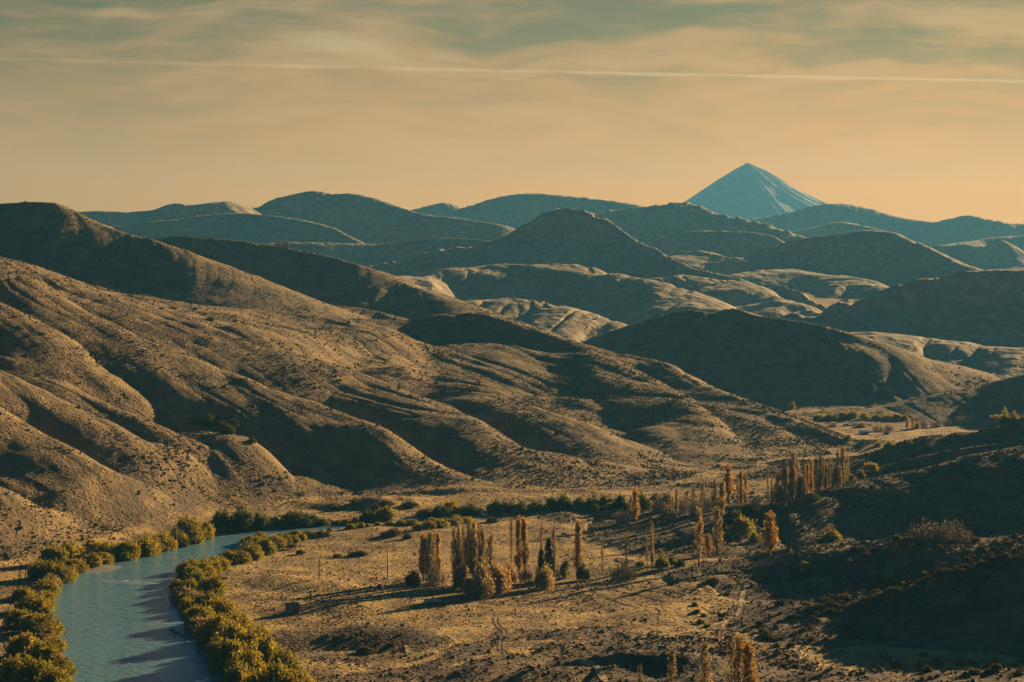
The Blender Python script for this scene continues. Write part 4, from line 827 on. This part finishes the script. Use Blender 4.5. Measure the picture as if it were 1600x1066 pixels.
def ribbon(name, pts, w, mat, label, lift=0.12):
    P = densify([cast(H, *p)[:2] for p in pts], 10); T = np.gradient(P, axis=0); T /= np.linalg.norm(T, axis=1, keepdims=True); Nn = np.column_stack([-T[:, 1], T[:, 0]])
    V = []
    for p, n in zip(P, Nn):
        for s_ in (-1, -.5, 0, .5, 1): q = p + n * s_ * w / 2; V.append((q[0], q[1], ground(*q) + lift))
    ii = np.arange(len(V)).reshape(-1, 5); Fc = np.stack([ii[:-1, :-1], ii[:-1, 1:], ii[1:, 1:], ii[1:, :-1]], -1).reshape(-1, 4)
    tag(mesh_np(name, V, Fc, mat, True), label, 'track', kind='structure')
M_track = ground_mat('bare_track', (0.36, 0.26, 0.15), (0.42, 0.31, 0.19), (0.20, 0.15, 0.09), 0.2, 1.2, 0.5)
M_rut = ground_mat('worn_rut', (0.16, 0.115, 0.07), (0.2, 0.14, 0.08), (0.10, 0.08, 0.05), 0.2, 1.2, 0.5)
T1 = [(800, 955), (777, 963), (776, 975), (790, 988), (783, 1003), (782, 1014), (790, 1022), (775, 1030), (740, 1045), (700, 1060)]
ribbon('path', [(a_ - 2.5, b_) for a_, b_ in T1], 0.7, M_rut, 'left rut of the dirt track winding down the lower centre')
ribbon('path', [(a_ + 5, b_) for a_, b_ in T1], 0.7, M_rut, 'right rut of the dirt track winding down the lower centre')
T2 = [(34, 880), (32, 905), (28, 925), (12, 960), (5, 985), (12, 1015), (30, 1045), (50, 1075)]
ribbon('path', T2, 0.8, M_rut, 'left rut of the dirt track on the left bank'); ribbon('path', [(a_ + 9, b_) for a_, b_ in T2], 0.8, M_rut, 'right rut of the dirt track on the left bank')
ribbon('path', [(1168, 915), (1160, 928), (1157, 945), (1150, 962), (1120, 975), (1060, 990), (980, 1000)], 1.6, M_track, 'pale path beside the near right ridge')
ribbon('path', [(905, 1035), (925, 1040), (938, 1052), (945, 1066)], 2.0, M_track, 'short pale dirt ramp at the lower edge')
ribbon('path', [(1290, 676), (1340, 680), (1400, 676), (1460, 670), (1500, 666)], 7.0, M_track, 'pale strip of road across the far fields')

def boxes(bl):
    V = []; Fc = []
    for x0, x1, y0, y1, z0, z1 in bl:
        o = len(V); V += [(x0, y0, z0), (x1, y0, z0), (x1, y1, z0), (x0, y1, z0), (x0, y0, z1), (x1, y0, z1), (x1, y1, z1), (x0, y1, z1)]
        Fc += [tuple(o + k for k in f) for f in ((0, 3, 2, 1), (4, 5, 6, 7), (0, 1, 5, 4), (1, 2, 6, 5), (2, 3, 7, 6), (3, 0, 4, 7))]
    return V, Fc
M_plank = simple_mat('weathered_plank', (0.16, 0.12, 0.085), 0.9); M_white = simple_mat('lime_wash', (0.62, 0.58, 0.50), 0.9, 0.1)
M_zinc = simple_mat('blue_grey_sheet_roof', (0.22, 0.33, 0.36), 0.5, 0.1); M_doorc = simple_mat('dark_doorway', (0.03, 0.03, 0.03), 0.9); M_slate = simple_mat('dark_roof', (0.10, 0.10, 0.10), 0.8)
def hut(name, px, py, wpx, dep, wall, roofm, label, cat, group=None, wh=2.2, rh=1.2, rz=0.2, open_=False):
    q = cast(H, px, py); w = wpx * q[1] / F / 2; dep /= 2
    e = empty(name, (q[0], q[1], ground(q[0], q[1]) - 0.1), rz)
    if open_:
        for sx in (-1, 1):
            for sy in (-1, 1): mesh_np('post', *boxes([(sx * w * .92 - .09, sx * w * .92 + .09, sy * dep * .9 - .09, sy * dep * .9 + .09, 0, wh)]), wall, parent=e)
        mesh_np('back_wall', *boxes([(-w * .86, w * .86, dep * .86, dep * .94, 0, wh - .05)]), wall, parent=e)
    else:
        V = [(-w, -dep, 0), (w, -dep, 0), (w, dep, 0), (-w, dep, 0), (-w, -dep, wh), (w, -dep, wh), (w, dep, wh), (-w, dep, wh), (-w, 0, wh + rh), (w, 0, wh + rh)]
        mesh_np('wall', V, [(0, 1, 5, 4), (2, 3, 7, 6), (1, 2, 6, 5), (3, 0, 4, 7), (4, 5, 9, 8), (6, 7, 8, 9), (4, 8, 7, 4), (5, 6, 9, 5)], wall, parent=e)
        mesh_np('door', *boxes([(-w * .15, w * .15 + .4, -dep - .05, -dep - .003, 0.02, wh * .85)]), M_doorc, parent=e)
        fr = mesh_np('window', *boxes([(w * .45, w * .8, -dep - .05, -dep - .003, wh * .4, wh * .75)]), M_doorc, parent=e)
    ov = .3; W2, D2 = w + ov, dep + ov; sl_ = rh / dep; zl = wh - ov * sl_; t = .1
    V = [(-W2, -D2, zl + .02), (W2, -D2, zl + .02), (W2, 0, wh + rh + .02), (-W2, 0, wh + rh + .02), (-W2, D2, zl + .02), (W2, D2, zl + .02)]
    V2 = [(x, y, z + t) for x, y, z in V]
    mesh_np('roof', V + V2, [(0, 3, 2, 1), (3, 4, 5, 2), (6, 7, 8, 9), (9, 8, 11, 10), (0, 1, 7, 6), (4, 10, 11, 5), (0, 6, 9, 3), (3, 9, 10, 4), (1, 2, 8, 7), (2, 5, 11, 8)], roofm, parent=e)
    tag(e, label, cat, group); return e
hut('cabin', 457, 957, 18, 4.0, M_plank, M_slate, 'small dark-roofed cabin on the meadow beside the riverside willows', 'cabin', rz=0.35)
hut('open_shed', 676, 944, 25, 3.5, M_plank, M_zinc, 'low open shed with blue-grey sheet roof, shaded below the poplars', 'shed', wh=1.3, rh=0.5, open_=True, rz=0.05)
hut('farm_building', 1350, 679, 13, 4.5, M_zinc, M_zinc, 'blue-grey farm shed on the far fields', 'building', wh=2.4, rh=0.8)
hut('farm_building', 1385, 679, 6, 3, M_plank, M_slate, 'tiny dark shed right of the blue-grey farm shed', 'building', wh=1.6, rh=0.6)
for i, (px, w) in enumerate(((1302, 9), (1322, 7), (1336, 10), (1345, 6))): hut('farm_building', px, 664 + (i % 2), w, 3.5, M_white, M_white, 'pale farmhouse, %s from the left in the far hamlet' % ORD[i], 'building', 'pale farmhouses on the far fields', wh=1.6, rh=0.6)
hut('farm_building', 757, 808, 5, 1.2, M_white, M_white, 'tiny white hut among the dark trees at the mountain foot', 'building', wh=1.3, rh=0.4)
hut('farm_building', 1005, 0 + 815, 0.01, 1, M_white, M_white, '', '') if False else None

# wire fence across the meadow
q0 = cast(H, 930, 838); q1 = cast(H, 1085, 822); fe = empty('wire_fence', (q0[0], q0[1], ground(q0[0], q0[1])), 0)
tag(fe, 'thin wire fence on posts crossing the right end of the meadow', 'fence')
n = 16; tops = []
for i in range(n):
    x = q0[0] + (q1[0] - q0[0]) * i / (n - 1) - q0[0]; y = q0[1] + (q1[1] - q0[1]) * i / (n - 1) - q0[1]; z = ground(x + q0[0], y + q0[1]) - fe.location[2]
    mesh_np('post', *tube([(x, y, z - .2), (x, y, z + 1.7)], [0.09, 0.08], 5), M_plank, parent=fe); tops.append((x, y, z))
for k in (0.6, 1.1, 1.55): mesh_np('wire', *tube([(a_, b_, c_ + k) for a_, b_, c_ in tops], [0.012] * n, 3), M_plank, parent=fe)
#objects>>

# ---------------------------------------------------------------- the air
def haze():
    V = []; x0, x1, y0, y1, z0, z1 = -11000, 13500, -300, 13850, -16, 835
    for z in (z0, z1):
        for y in (y0, y1):
            for x in (x0, x1): V.append((x, y, z))
    Fc = [(0, 1, 3, 2), (4, 6, 7, 5), (0, 4, 5, 1), (2, 3, 7, 6), (0, 2, 6, 4), (1, 5, 7, 3)]
    Fc = [f[::-1] for f in Fc]
    m, N = new_mat('valley_air')
    v = N('ShaderNodeVolumePrincipled', {'Color': (0.12, 0.42, 0.70, 1), 'Density': HAZE_D, 'Anisotropy': 0.2})
    N('ShaderNodeOutputMaterial', {'Volume': v.outputs[0]})
    o = mesh_np('haze', V, Fc, m); tag(o, 'thin blue-green haze filling the whole valley air', 'haze', kind='stuff')
HAZE_D = 0.000042
haze()
